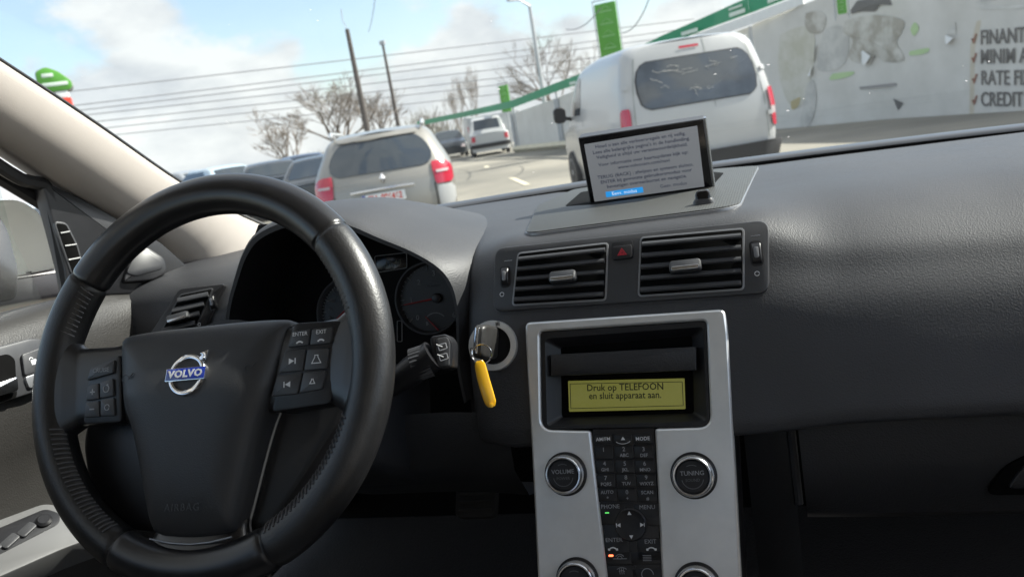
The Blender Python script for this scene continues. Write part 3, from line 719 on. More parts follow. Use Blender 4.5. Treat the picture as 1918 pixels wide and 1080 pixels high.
for px, py in ((1152, 1045), (1213, 1044), (1160, 1070), (1216, 1076)): key(px, py, .0335, .0128, None, nm='climate_key', raise_=.0030)
a, b = FS.uv(1144.5, 1039.5, .003); MB().plate(FS, rrect(.0046, .0019, .0006, 2, a, b), .003, .0036, .0001).build('red_light', M['ledred'], con)
c = MB(); a, b = FS.uv(1161, 1042.5, .003)
ringarc(c, FS, a, b-.002, .0048, .0006, 35, 145, .0031, n=10); c.plate(FS, rrect(.014, .0006, .0002, 1, a, b-.0015), .003, .0034, .0001)
ringarc(c, FS, a, b-.001, .0022, .0005, -20, 200, .0031, n=10)
a, b = FS.uv(1212, 1044, .003)
for k in range(4): c.plate(FS, rrect(.0086, .0005, .0002, 1, a, b+.0024-k*.0016), .003, .0034, .0001)
a, b = FS.uv(1165, 1068.5, .003)
ringarc(c, FS, a, b-.004, .0075, .0005, 50, 130, .0031, n=10); ringarc(c, FS, a, b-.004, .0045, .0005, 50, 130, .0031, n=10)
for k in range(3): c.tube([FS.w(a-.002+k*.002, b-.003, .0033), FS.w(a-.0025+k*.002, b+.003, .0033)], .00025, 4)
a, b = FS.uv(1213, 1075, .003); ringarc(c, FS, a, b, .0058, .0006, 0, 320, .0031, n=20)
c.build('climate_symbols', KT, con)
# four knobs
def knob(px, py, r, l1=None, l2=None):
    a, b = FS.uv(px, py, .012)
    c = MB(); lathe(c, FS, a, b, [(r*1.13, .004), (r*1.13, .0068), (r*1.10, .0072)], 56); base_ = c.build('knob', M['black'], con)
    c = MB(); lathe(c, FS, a, b, [(r*1.03, .006), (r*1.0, .0155), (r*.97, .0178), (r*.91, .0190), (r*.84, .0188), (r*.79, .0172), (r*.78, .012)], 64); c.f.pop(); c.m.pop(); c.build('knob_ring', M['satin'], base_)
    c = MB(); lathe(c, FS, a, b, [(r*.785, .012), (r*.785, .0160), (r*.74, .0168), (.001, .0172)], 56); cap = c.build('knob_cap', M['black'], base_)
    c = MB(); ringarc(c, FS, a, b-.001, r*.52, .0007, 190, 350, .0172, n=24); ringarc(c, FS, a, b+.001, r*.50, .0007, 62, 118, .0172, n=8); c.build('knob_mark', M['faint'], base_)
    if l1: text('knob_legend', l1, FS, a, b+.0032, .0174, .0060, M['dimwhite'], base_, bold=.00003); text('knob_legend', l2, FS, a, b-.0034, .0174, .0040, M['faint'], base_)
knob(1057, 888, .0195, 'VOLUME', 'POWER'); knob(1298, 891, .0200, 'TUNING', 'SOUND'); knob(1079, 1087, .0195); knob(1305, 1099, .0200)

# ---------------------------------------------------------------- navigation screen
nav = thing('navigation_screen', FN.w(0, -.05, -.006), 'pop-up navigation screen with dark frame and white text page on dashboard', 'screen')
no = rpoly([FN.uv(*p) for p in [(1083, 258), (1318, 222), (1336, 351), (1107, 386)]], .002, 3)
i2 = inset(no, .0015)
c = MB(); c.grid([[FN.w(a, b, -.024) for a, b in inset(no, .003)], [FN.w(a, b, -.020) for a, b in no], [FN.w(a, b, .0005) for a, b in no], [FN.w(a, b, .0012) for a, b in inset(no, .0008)]], True, True, True)
cas = c.build('casing', M['trim'], nav)
MB().plate(FN, inset(no, .0012), .0006, .0014, .0002).build('bezel', M['gloss'], cas)
sp = rpoly([FN.uv(*p) for p in [(1094.5, 270), (1306, 235), (1319.5, 348.5), (1114, 377)]], .0008, 2)
scr = MB().plate(FN, sp, 0, .0018, .0001).build('display', M['screen'], nav)
rp_ = [FN.uv(1318, 222), FN.uv(1336, 350)]
c = MB(); c.tube([FN.w(rp_[0][0]+.0012, rp_[0][1], -.005), FN.w(rp_[1][0]+.0012, rp_[1][1], -.005)], .0016, 6, flat=3.0, upv=(0, -1, 0)); c.build('side_trim', M['satin'], cas)
ln = [(1202, 263, 'Houd u aan alle verkeersregels en rij veilig.'), (1204, 278.5, "Lees alle belangrijke pagina's in de handleiding."), (1203, 290, 'Veiligheid is altijd uw verantwoordelijkheid.'),
      (1207, 304, 'Voor informatie over kaartupdates kijk op:'), (1206, 316.5, 'www.volvocars.com/navi'), (1211, 330, 'TERUG (BACK) : afwijzen en systeem sluiten.'), (1211, 337.5, 'ENTER bij gewenste gebruikersmodus voor'), (1213, 347, 'bevestigen overeenkomst en navigatie.')]
Wn, Hn = .0712*2, .081
yy = [.0345, .0245, .0150, .0015, -.0075, -.0195, -.0278, -.0358]
for (px, py, s), y in zip(ln, [.0335, .0262, .0190, .0088, .0018, -.0080, -.0150, -.0220]):
    if 'wwww' in s: pass
    text('screen_text', s, FN, 0, y, .0019, .0064, M['screenink'], scr, sx=1.06, bold=.00006)
hb_ = MB().plate(FN, rrect(.050, .0076, .0006, 2, -.031, -.0325), .0014, .00205, .00005).build('highlight', M['screenblue'], scr)
text('screen_text', 'Eenv. modus', FN, -.031, -.0325, .0022, .0066, M['screenwhite'], scr)
text('screen_text', 'Geav. modus', FN, .034, -.0315, .0019, .0066, M['screenink'], scr)

# ---------------------------------------------------------------- steering wheel
whl = thing('steering_wheel', (0, .06, -.03), 'black leather steering wheel with round emblem on its airbag cover', 'steering wheel')
RM = .1705; seams = [R(41), R(144), R(243), R(297)]
def rimrow(an):
    dmin = min(abs((an-s+pi) % (2*pi)-pi) for s in seams)
    g = 1 - .09*math.exp(-(dmin/.012)**2)
    top = R(41) < an < R(144)
    r1 = .0195*g*(1.0 if top else .985); r2 = .0180*g
    if not top: r2 *= 1 + .10*math.exp(-((an-R(30))/.25)**2) + .10*math.exp(-((an-R(155))/.25)**2)
    row = []
    for k in range(28):
        q = 2*pi*k/28
        rr_ = RM + r1*cos(q); h = r2*sin(q)
        row.append(FW.w(rr_*cos(an), rr_*sin(an), h))
    return row
an = []
N_ = 220
for i in range(N_): an.append(2*pi*i/N_)
for s in seams: an += [s-.02, s-.012, s-.006, s, s+.006, s+.012, s+.02]
an = sorted(a for a in an)
rows = [rimrow(a) for a in an]; rows.append(rows[0])
fm = []; verts = [p for r in rows for p in r]; faces = []
for i in range(len(rows)-1):
    mid = (an[i]+(an[i+1] if i+1 < len(an) else 2*pi))/2
    for j in range(28):
        faces.append((i*28+j, i*28+(j+1) % 28, (i+1)*28+(j+1) % 28, (i+1)*28+j)); fm.append(0 if (R(41) < mid < R(144) or R(243) < mid < R(297)) else 1)
rim = mesh('rim', verts, faces, None, whl, 60, [M['leather2'], M['leather']], fm)
# spokes: lofted bridges from the hub to the rim
def spoke(name, secs, mt):
    """secs: (x, y, half width along t, half thickness, t dir angle, h)"""
    rows = []
    S = []
    for i in range(len(secs)-1):
        for k in range(6):
            t = k/6; S.append([lerp(a, b, smooth(t)*.6+t*.4) for a, b in zip(secs[i], secs[i+1])])
    S.append(list(secs[-1]))
    for x, y, hw, ht, ta, h in S:
        row = []
        for k in range(24):
            q = 2*pi*k/24; cx = abs(cos(q))**.55*(1 if cos(q) > 0 else -1); cy = abs(sin(q))**.55*(1 if sin(q) > 0 else -1)
            row.append(FW.w(x+cos(ta)*hw*cx, y+sin(ta)*hw*cx, h+ht*cy))
        rows.append(row)
    return MB().grid(rows, True, True, True).build(name, mt, whl, 50)
spoke('side_spoke', [(-.05, -.002, .040, .012, R(90), -.006), (-.10, -.003, .036, .012, R(92), -.004), (-.135, -.003, .037, .0125, R(94), -.003), (-.150, -.001, .047, .014, R(95), -.002), (-.163, .002, .064, .0145, R(96), -.001)], M['leather2'])
spoke('side_spoke', [(.05, -.002, .040, .012, R(90), -.006), (.10, -.001, .036, .012, R(88), -.004), (.135, .001, .037, .0125, R(86), -.003), (.150, .002, .047, .014, R(85), -.002), (.163, .004, .064, .0145, R(84), -.001)], M['leather2'])
spoke('lower_spoke', [(0, -.10, .046, .012, 0, -.016), (0, -.135, .045, .013, 0, -.012), (0, -.150, .050, .013, 0, -.006), (0, -.160, .066, .014, 0, -.003), (0, -.170, .080, .0145, 0, -.001)], M['leather2'])
# airbag cover
ol = [(0, .0445), (.035, .0445), (.070, .0435), (.089, .0405), (.0905, .030), (.080, -.010), (.074, -.030), (.066, -.050), (.058, -.078), (.050, -.110), (.043, -.134), (.036, -.1405), (.018, -.1435), (0, -.1445)]
ol = ol + [(-x, y) for x, y in reversed(ol[1:-1])]
ol = [(p.x, p.y) for p in cspline([V((x, y, 0)) for x, y in ol] + [V((*ol[0], 0))], 5)][:-1]
def ab_h(x, y, s):
    h = .006 + .020*sqrt(max(0, 1-s**5))
    h -= .16*max(0, y+.018)                        # upper part leans back
    h -= .055*max(0, -.018-y)
    return h
rows = [[FW.w(x, y, -.035) for x, y in ol], [FW.w(x, y, -.008) for x, y in ol]]
for s in (1.0, .985, .95, .88, .78, .62, .45, .28, .12, .02):
    rows.append([FW.w(x*s, -.035+(y+.035)*s, ab_h(x*s, -.035+(y+.035)*s, s)) for x, y in ol])
MB().grid(rows, True, False, True).build('airbag_cover', M['airbag'], whl, 50)
def abz(x, y): return ab_h(x, y, .6)
c = MB(); c.tube([FW.w(x, y, .0075) for x, y in [(-.042, -.1435), (-.02, -.1475), (0, -.1488), (.02, -.1475), (.042, -.1435)]], .0008, 6); c.build('chrome_line', M['edge'], whl)
# hub shroud behind
c = MB(); lathe(c, FW, 0, -.03, [(.085, -.03), (.085, -.045), (.06, -.075)], 40); c.build('hub_shroud', M['black'], whl)
ho_ = rpoly([(-.095, .030), (.095, .030), (.136, -.030), (.128, -.050), (.098, -.090), (.060, -.140), (-.060, -.140), (-.108, -.135), (-.140, -.098), (-.152, -.055), (-.148, -.028)], .012, 5)
MB().plate(FW, ho_, -.040, -.020, .006).build('hub_back', M['black'], whl)
# faint moulded horn marks
for x in (-.067, .062):
    c = MB(); ringarc(c, FW, x, -.003, .0035, .0008, 0, 250, abz(x, 0)-.0002, n=14); c.tube([FW.w(x+.003, -.003, abz(x, 0)), FW.w(x+.008, .002, abz(x, 0))], .0005, 4); c.build('horn_mark', M['black'], whl)
text('moulded_lettering', 'AIRBAG', FW, 0, -.118, abz(0, -.118)+.0012, .009, M['airbag'], whl, spacing=1.2)
# emblem
h0 = abz(0, 0)-.0005
FE = FW.turned(.0015, -.0045, h0+.0012, 0); FE = Frame(FE.o, FW.a, FW.n + FW.b*.16)
c = MB(); lathe(c, FE, 0, 0, [(.0192, -.002), (.0192, .0018), (.0184, .0030), (.0168, .0034), (.0148, .0028), (.0142, -.001)], 64); c.f.pop(); c.m.pop()
em = c.build('emblem', M['chrome'], whl)
c = MB(); lathe(c, FE, 0, 0, [(.0145, -.001), (.0143, .0002), (.001, .0004)], 40); c.build('emblem_back', M['black'], em)
c = MB()
d = R(47); pa = [(.0165, -.0018), (.0222, -.0018), (.0222, -.0048), (.0298, 0), (.0222, .0048), (.0222, .0018), (.0165, .0018)]
pa = [(.0165, -.002), (.0215, -.002), (.0205, -.0052), (.0285, .0), (.0205, .0052), (.0215, .002), (.0165, .002)]
c.plate(FE, [(x*cos(d)-y*sin(d), x*sin(d)+y*cos(d)) for x, y in pa], -.002, .0032, .0008); c.build('emblem_arrow', M['chrome'], em)
c = MB(); c.plate(FE, rrect(.0415, .0118, .0006, 2, 0, 0), -.001, .0044, .0006); eb_ = c.build('emblem_edge', M['chrome'], em)
MB().plate(FE, rrect(.0402, .0106, .0005, 2, 0, 0), .003, .0047, .0003).build('emblem_banner', M['blue'], em)
text('emblem_lettering', 'VOLVO', FE, 0, -.0001, .0048, .0090, M['white'], em, bold=.00032, sx=1.12, spacing=1.08)
# button pods
def pod(sgn, outline, btns):
    o = rpoly(outline, .006, 4); c = MB()
    pd = c.plate(FW, o, -.012, .0095, .002).build('button_pod', M['black'], whl)
    for (poly, leg, kind) in btns:
        b_ = MB().plate(FW, rpoly(poly, .0016, 3), .006, .0118, .0010).build('button', M['trim'] if kind != 'x' else M['black'], pd)
        cx = sum(p[0] for p in poly)/len(poly); cy = sum(p[1] for p in poly)/len(poly)
        c = MB(); H = .0120
        def tri(x, y, s, dr): c.add([FW.w(x-s*dr, y-s, H), FW.w(x-s*dr, y+s, H), FW.w(x+s*dr, y, H)], [(0, 1, 2)])
        def bar(x, y, w_, h_): c.plate(FW, rrect(w_, h_, min(w_, h_)*.3, 2, x, y), H-.0005, H, .00005)
        if leg == 'next': tri(cx-.001, cy, .0026, 1); bar(cx+.0026, cy, .0011, .0052)
        elif leg == 'prev': tri(cx+.001, cy, .0026, -1); bar(cx-.0026, cy, .0011, .0052)
        elif leg in ('vup', 'vdn'):
            s = 1.25 if leg == 'vup' else .75
            pts = [(-.003, -.0015), (-.0015, -.0015), (.003, -.004), (.003, .004), (-.0015, .0015), (-.003, .0015)]; pts = [(y*s, x*s) for x, y in pts]; pts = [(cx+x, cy-y) for x, y in pts]
            ip = inset(pts, .0007)
            c.grid([[FW.w(*p, H) for p in pts], [FW.w(*p, H+.0002) for p in pts], [FW.w(*p, H+.0002) for p in ip], [FW.w(*p, H) for p in ip]], True)
        elif leg == 'plus': bar(cx, cy, .0055, .0012); bar(cx, cy, .0012, .0055)
        elif leg == 'minus': bar(cx, cy, .0055, .0012)
        elif leg == 'res': ringarc(c, FW, cx, cy, .0032, .0009, 130, 430, H, n=20); tri(cx+.0005, cy+.0034, .0013, -1)
        elif leg == 'zero': ringarc(c, FW, cx, cy, .0026, .0008, 0, 360, H, n=20)
        elif leg in ('ENTER', 'EXIT'):
            text('button_legend', leg, FW, cx, cy+.0035, H, .0050, M['white'], b_); ringarc(c, FW, cx, cy-.0072, .0040, .0013, 40, 140, H, n=10)
        else: text('button_legend', leg, FW, cx, cy, H, .0058, M['dimwhite'], b_)
        if c.v: c.build('button_symbol', M['white'] if sgn > 0 else M['dimwhite'], b_)
def q4(x0, y0, x1, y1, x2, y2, x3, y3): return [(x0, y0), (x1, y1), (x2, y2), (x3, y3)]
def uw(p): return FW.uv(*p, .011)
pod(1, [uw(p) for p in [(548, 604), (640, 598), (632, 625), (618, 755), (505, 772), (520, 700)]],
    [([uw(p) for p in [(551, 620), (582, 616), (578, 646), (540, 650)]], 'ENTER', ''), ([uw(p) for p in [(585, 616), (624, 612), (620, 642), (581, 646)]], 'EXIT', ''),
     ([uw(p) for p in [(534, 658), (573, 654), (567, 694), (522, 698)]], 'next', ''), ([uw(p) for p in [(576, 654), (617, 651), (612, 690), (570, 694)]], 'vup', ''),
     ([uw(p) for p in [(520, 702), (566, 698), (558, 737), (508, 742)]], 'prev', ''), ([uw(p) for p in [(569, 697), (611, 694), (604, 728), (561, 736)]], 'vdn', '')])
pod(-1, [uw(p) for p in [(166, 685), (224, 662), (226, 790), (152, 795)]],
    [([uw(p) for p in [(170, 690), (215, 673), (213, 698), (163, 712)]], 'CRUISE', ''),
     ([uw(p) for p in [(165, 722), (185, 717), (186, 747), (161, 750)]], 'plus', ''), ([uw(p) for p in [(188, 716), (212, 708), (214, 741), (188, 746)]], 'res', ''),
     ([uw(p) for p in [(161, 753), (186, 750), (187, 780), (159, 781)]], 'minus', ''), ([uw(p) for p in [(189, 749), (214, 744), (216, 778), (189, 779)]], 'zero', '')])
# laced stitching on the inner side of the rim next to the spokes
for a0, a1 in ((R(146), R(164)), (R(196), R(240)), (R(300), R(344)), (R(16), R(38))):
    c = MB(); k = int((a1-a0)/.030)
    for i in range(k):
        q = a0+(a1-a0)*i/k
        c.tube([FW.w((RM+.0192*cos(R(z_)))*cos(q+.00045*(z_-140)), (RM+.0192*cos(R(z_)))*sin(q+.00045*(z_-140)), .0182*sin(R(z_))) for z_ in (118, 132, 146, 160)], .0010, 5)
    c.build('stitching', M['stitch'], whl)

# steering column shroud and stalk
colm = thing('steering_column', FW.w(0, -.03, -.12), 'black plastic shroud behind the steering wheel hub', 'steering column')
c = MB(); rows = []
for h, hw, hh, dy in ((-.06, .062, .052, -.02), (-.09, .07, .058, -.02), (-.19, .075, .062, -.02), (-.32, .085, .07, -.03)):
    o = rrect(hw*2, hh*2, .025, 5, 0, dy); rows.append([FW.w(a, b, h) for a, b in o])
c.grid(rows, True, True, True).build('column_shroud', M['dashlow'], colm)
FK = Frame(atY(800, 668, .10), (.97, .10, .22), (.18, -.93, .32))
stk = thing('wiper_stalk', FK.w(-.03, 0, 0), 'black wiper stalk with ribbed drum and rear wiper rocker', 'stalk')
k0 = FK.uv(820, 660)
c = MB(); c.tube([FK.w(-.10, -.022, -.03), FK.w(-.05, -.016, -.012), FK.w(-.02, -.008, -.004), FK.w(.006, .0, -.002)], [.010, .0125, .017, .018], 14, flat=.85); c.build('stalk_arm', M['black'], stk)
hd = rpoly(uvs(FK, [(806, 630), (838, 625), (849, 640), (848, 688), (838, 692), (812, 690)]), .004, 4)
hdb = MB().plate(FK, hd, -.024, .004, .003).build('stalk_head', M['black'], stk)
MB().plate(FK, rpoly(uvs(FK, [(816, 634), (838, 630), (843, 642), (842, 686), (820, 686)], .005), .003, 4), .003, .0065, .0012).build('rocker', M['trim'], hdb)
o1 = FK.uv(829, 649, .006); o2 = FK.uv(831, 668, .006)
c = MB()
for (a, b) in (o1, o2):
    o = rrect(.0085, .0062, .001, 2, a, b); oi = inset(o, .0008)
    c.grid([[FK.w(*p, .0064) for p in o], [FK.w(*p, .0068) for p in o], [FK.w(*p, .0068) for p in oi], [FK.w(*p, .0064) for p in oi]], True)
    c.tube([FK.w(a-.005, b+.004, .0066), FK.w(a, b, .0066)], .0004, 4)
c.build('wiper_symbols', M['white'], hdb)
dc = FK.uv(785, 678, .012)
c = MB(); rows = []
for i in range(25):
    q = -1.5+3*i/24; rr_ = .0125 + (.0008 if i % 2 else 0)
    rows.append([FK.w(dc[0]+x, dc[1]+rr_*1.25*sin(q), .0005+rr_*cos(q)) for x in (-.009, -.008, .008, .009)])
c.grid(rows).build('interval_drum', M['trim'], stk)

# ---------------------------------------------------------------- key in the ignition with its ring and tag
key_ = thing('ignition_key', FI.w(-.004, 0, .02), 'worn dark car key standing in the ignition slot', 'key')
FKy = FI.turned(.0005, .003, 0, R(-8))
c = MB(); rows = []
for h, w_, t_ in ((.0, .030, .0110), (.004, .034, .0125), (.03, .036, .0135), (.046, .034, .0130), (.051, .030, .0105), (.053, .024, .007)):
    o = rrect(t_, w_, t_*.32, 4); rows.append([FKy.w(a, b, h) for a, b in o])
c.grid(rows, True, True, True).build('key_body', M['keyplastic'], key_)
c = MB(); c.plate(FKy, rrect(.0042, .027, .0012, 3, -.0012, .001), .050, .0555, .001); c.build('key_hinge', M['chrome'], key_)
for k in range(3): MB().plate(Frame(FKy.w(-.0064, -.008+k*.009, .028), FKy.n*-1, FKy.a*-1), rrect(.016, .0065, .001, 3), -.001, .0010, .0003).build('key_button', M['black'], key_)
rc = FKy.w(.006, -.0125, .0575)
fobn = (CAM-rc).normalized(); FR = Frame(rc, (1, 0, 0), (.35, -.9, .25))
tagt = thing('key_tag', FR.w(.003, -.03, .001), 'yellow plastic tag hanging on a ring from the ignition key', 'key tag')
c = MB(); pts = [FR.w(.0098*cos(2*pi*k/40), .0098*sin(2*pi*k/40), .0010*sin(4*pi*k/40)) for k in range(41)]; c.tube(pts, .0008, 6, cap=False); c.build('key_ring', M['chrome'], tagt)
c = MB(); c.tube([p + FR.n*.0015 for p in pts[:31]], .0007, 6); c.build('key_ring', M['satin'], tagt)
tl = [(-.003, -.0065), (-.0022, -.012), (.0, -.026), (.0028, -.039), (.0050, -.0485), (.0060, -.0530)]
wd = [.0036, .0055, .0061, .0061, .0056, .0034]
tl2 = cspline([V((a, b, wd[i])) for i, (a, b) in enumerate(tl)], 6); rows = []
for i, p in enumerate(tl2):
    hh = .0015 + .0012*sin(pi*i/(len(tl2)-1))
    d = (tl2[min(i+1, len(tl2)-1)]-tl2[max(i-1, 0)]); d.z = 0; d.normalize(); nx, ny = -d.y, d.x
    w_ = p.z
    rows.append([FR.w(p.x+nx*w_*s, p.y+ny*w_*s, hh+t) for s, t in ((-1, 0), (-.9, .0014), (-.75, .0018), (0, .0016), (.75, .0018), (.9, .0014), (1, 0), (.9, -.0014), (-.9, -.0014))])
c = MB(); c.grid(rows, True, True, True).build('tag_plate', M['yellow'], tagt)
c = MB(); p = tl2[-4]; lathe(c, FR, p.x, p.y, [(.0026, .002), (.0024, .0046), (.0012, .0048)], 16); c.build('tag_rivet', M['yellow'], tagt)

# ---------------------------------------------------------------- driver's door
door = thing('driver_door', (-.42, .1, -.4), 'grey driver door with lock switches, silver grip and vented corner', 'car door')
rows = []
prof = [(.047, -.440), (.047, -.412), (.041, -.392), (.026, -.378), (0, -.371), (-.04, -.366), (-.09, -.366), (-.11, -.372), (-.14, -.378), (-.19, -.378), (-.24, -.368), (-.30, -.365), (-.48, -.375)]
for i in range(33):
    y = -1.0 + 1.56*i/32
    fwd = smooth((y-.30)/.25)
    rows.append([(x + .03*fwd*(1 if z > -.1 else .4), y, z - .012*smooth((y-.2)/.3) - .02*fwd*(1 if z > .03 else 0)) for z, x in prof])
MB().grid([[V(p) for p in r] for r in zip(*rows)]).build('door_panel', M['door'], door, sharp=60)
MB().tube([(-.428, -1.0, .047), (-.428, .1, .047), (-.428, .27, .039)], .007, 8).build('window_seal', M['rubber'], door)
# glass of the driver's window
wq = [(-.438, -.95, .055), (-.438, .12, .055), (-.436, .275, .048)]; wt_ = [(-.37, -.95, .46), (-.375, .02, .43), (-.40, .22, .24)]
MB().grid([[V(p) for p in wq], [V(p).lerp(V(q), .5) + V((-.012, 0, 0)) for p, q in zip(wq, wt_)], [V(p) for p in wt_]]).build('door_window', M['sideglass'], door)
# corner panel with its upright demister vent
FD = Frame((-.40, .33, .09), (.0, 1, -.18), (1, -.25, .05)); FD = Frame((-.40, .33, .09), (.26, .96, -.1), (.96, -.26, .05))
sl = uvs(FD, [(70, 335), (150, 372), (300, 455), (350, 500), (352, 545), (128, 556), (118, 500), (100, 430), (84, 372)])
sail = MB().plate(FD, rpoly(sl, .006, 3), -.02, .004, .003).build('corner_panel', M['black'], door)
so3 = rpoly(uvs(FD, [(103, 418), (122, 420), (142, 460), (155, 508), (135, 512)], .004), .004, 3)
MB().plate(FD, inset(so3, -.0025), .002, .0058, .001).build('demister_frame', M['trim'], sail)
MB().plate(FD, so3, .003, .0062, .0003).build('demister_opening', M['void'], sail)
for (p, q) in (((113, 437), (130, 434)), ((121, 461), (143, 458)), ((128, 487), (150, 483))):
    a = FD.uv(*p, .006); b = FD.uv(*q, .006); MB().tube([FD.w(*a, .0062), FD.w(*b, .0062)], .0016, 6).build('demister_bar', M['trim'], sail)
fr_ = [atX(86, 352, -.415), atX(103, 420, -.415), atX(116, 490, -.415), atX(128, 552, -.415)]
MB().tube(cspline([V((-.40, -.35, .44)), V((-.40, -.10, .425)), V((-.405, .10, .325)), atX(15, 322, -.415), atX(58, 340, -.415)] + fr_, 5), .009, 8).build('window_frame', M['rubber'], door)
# tweeter pod at the front end of the sill
FPd = Frame(atX(275, 492, -.368), (.30, .92, -.05), (.9, -.35, .25))
c = MB(); o = rpoly(uvs(FPd, [(228, 530), (240, 490), (272, 461), (308, 484), (312, 512), (285, 525)]), .008, 4)
tw = c.plate(FPd, o, -.03, .004, .004).build('tweeter_pod', M['black'], door)
MB().plate(FPd, rpoly(uvs(FPd, [(236, 512), (250, 482), (272, 466), (304, 488), (306, 503), (255, 517)], .005), .006, 4), .002, .0055, .001).build('tweeter_mesh', M['black'], tw)
# handle pod: frame, pull and lock switches
FH = Frame(atX(30, 690, -.362), (.08, 1, -.02), (.99, -.1, .12))
c = MB(); ho = rpoly(uvs(FH, [(-80, 670), (60, 632), (95, 645), (92, 715), (60, 735), (-80, 780)]), [.01, .012, .014, .012, .01, .01], 5)
hpod = c.plate(FH, ho, -.01, .006, .003).build('handle_surround', M['trim'], door)
MB().plate(FH, rpoly(uvs(FH, [(-70, 682), (15, 662), (28, 672), (32, 745), (-70, 770)], .006), .006, 4), .004, .0066, .0005).build('handle_cavity', M['void'], hpod)
c = MB(); o = rpoly(uvs(FH, [(-70, 738), (30, 704), (33, 732), (-70, 762)], .012), .004, 4); c.plate(FH, o, .006, .016, .003).build('inner_handle', M['satin'], hpod)
for q, sym, mt in ((((40, 664), (76, 651), (84, 662), (84, 692), (46, 704)), 1, M['trim']), (((46, 706), (84, 693), (84, 714), (55, 728)), 0, M['edge'])):
    ls = MB().plate(FH, rpoly(uvs(FH, q, .009), .004, 4), .005, .010, .001).build('lock_switch', mt, hpod)
    a, b = FH.uv(62, 673, .010) if sym else FH.uv(70, 701, .010)
    c = MB(); c.plate(FH, rrect(.0075, .0058, .0006, 2, a, b-.003), .0100, .0104, .0001); ringarc(c, FH, a+(-.0025 if sym else 0), b+.0008, .0024, .0009, 0, 180, .0101, n=10); c.build('padlock_symbol', M['white'], ls)
# pull grip with the window switches
FGp = Frame(atX(70, 1000, -.30), (.05, 1, .16), (.45, -.28, .85))
go_ = rpoly(uvs(FGp, [(-120, 1020), (85, 944), (118, 952), (205, 1000), (120, 1030), (-60, 1110), (-120, 1110)]), .01, 5)
grp = MB().plate(FGp, go_, -.03, .004, .003).build('grip', M['grip'], door)
MB().plate(FGp, rpoly(uvs(FGp, [(-110, 1034), (85, 952), (112, 961), (112, 980), (-60, 1068), (-110, 1095)], .004), .006, 4), .002, .0046, .0005).build('switch_plate', M['black'], grp)
for px in ((18, 1010), (-15, 1027), (50, 989)):
    a, b = FGp.uv(*px, .008); MB().plate(FGp, rrect(.020, .011, .003, 4, a, b), .004, .0075, .0015).build('window_switch', M['trim'], grp)
a, b = FGp.uv(82, 972, .008); c = MB(); lathe(c, FGp, a, b, [(.0085, .004), (.0085, .007), (.006, .009)], 24); c.build('mirror_knob', M['black'], grp)
# ---------------------------------------------------------------- wing mirror outside
wm = thing('wing_mirror', atX(60, 520, -.60), 'white wing mirror with black foot outside the driver window', 'wing mirror')
FM = Frame(atX(60, 480, -.62), (.35, 1, 0), (.93, -.33, .2))
c = MB(); o = rpoly(uvs(FM, [(-60, 375), (30, 372), (70, 395), (100, 450), (112, 506), (45, 520), (-60, 540)]), .02, 5)
rows = [[FM.w(a*1.0, b, h) for a, b in inset(o, i)] for i, h in ((.004, .01), (0, 0), (.001, -.03), (.012, -.07), (.035, -.10))]
c.grid(rows, True, False, True).build('mirror_shell', M['body'], wm)
MB().plate(FM, rpoly(uvs(FM, [(-60, 385), (-12, 390), (14, 430), (34, 505), (30, 560), (-60, 575)], .012), .01, 4), .008, .014, .002).build('mirror_glass', mat('mirror_glass', (.10, .10, .10), .2, metal=.9), wm)
c = MB(); o = rpoly(uvs(FM, [(-60, 530), (40, 518), (114, 504), (124, 556), (-20, 580)]), .008, 4); c.plate(FM, o, -.05, .012, .006).build('mirror_foot', M['black'], wm)
# ================================================================== OUTSIDE
GZ = -.95
def D(px, py, depth): return CAM + ray(px, py)*depth
def gz(x, y): return GZ - .28*smooth((-x-.5)/3)*smooth((y-4)/4)*(1-smooth((y-14)/14))
def on_ground(px, py, z=GZ): return atZ(px, py, z)
# materials of the place
M['paint_white'] = mat('white_van_paint', (.45, .45, .445), .3, coat=.4, var=.02)
M['paint_beige'] = mat('champagne_paint', (.30, .285, .255), .32, metal=.25, coat=.5)
M['paint_dark'] = mat('dark_car_paint', (.03, .035, .04), .25, coat=.6)
M['paint_blue'] = mat('blue_car_paint', (.025, .04, .085), .25, coat=.6)
M['paint_pale'] = mat('pale_blue_car_paint', (.45, .55, .62), .25, coat=.6)
M['paint_grey'] = mat('silver_grey_car_paint', (.38, .39, .40), .3, metal=.4, coat=.5)
M['paint_red'] = mat('dark_red_car_paint', (.25, .03, .03), .3, coat=.5)
M['carglass'] = mat('tinted_car_glass', (.035, .045, .055), .06, spec=.8)
M['vanglass'] = mat('van_rear_glass', (.085, .095, .105), .07, spec=.8, col2=(.04, .045, .05), vscale=1.1)
M['lampred'] = mat('red_tail_lamp', (.48, .015, .04), .2, coat=.8)
M['lampwhite'] = mat('clear_lamp', (.52, .42, .42), .2, coat=.8)
M['bark'] = mat('grey_brown_bark', (.20, .17, .145), .9, var=.2)
M['bark2'] = mat('haze_pale_bark', (.23, .195, .165), .9, var=.2)  # bark colour lightened to imitate haze over the distant trees
M['pole'] = mat('weathered_wood_pole', (.10, .085, .075), .85, var=.2)
M['steel'] = mat('galvanised_steel', (.45, .46, .47), .5, metal=.5)
M['wire'] = mat('grey_cable', (.26, .265, .28), .7)
M['green'] = mat('lime_green_banner', (.11, .36, .045), .5, var=.06, vscale=3)
M['green2'] = mat('emerald_banner', (.015, .26, .12), .5, var=.08, vscale=2)
M['bannertext'] = mat('pale_print', (.62, .70, .62), .6)
M['softtext'] = mat('pale_green_print', (.26, .50, .20), .6)
M['whiteboard'] = mat('white_board', (.78, .78, .76), .5, var=.05)
M['redboard'] = mat('red_board', (.65, .06, .03), .5)
M['greyboard'] = mat('grey_board_edge', (.25, .27, .25), .6)
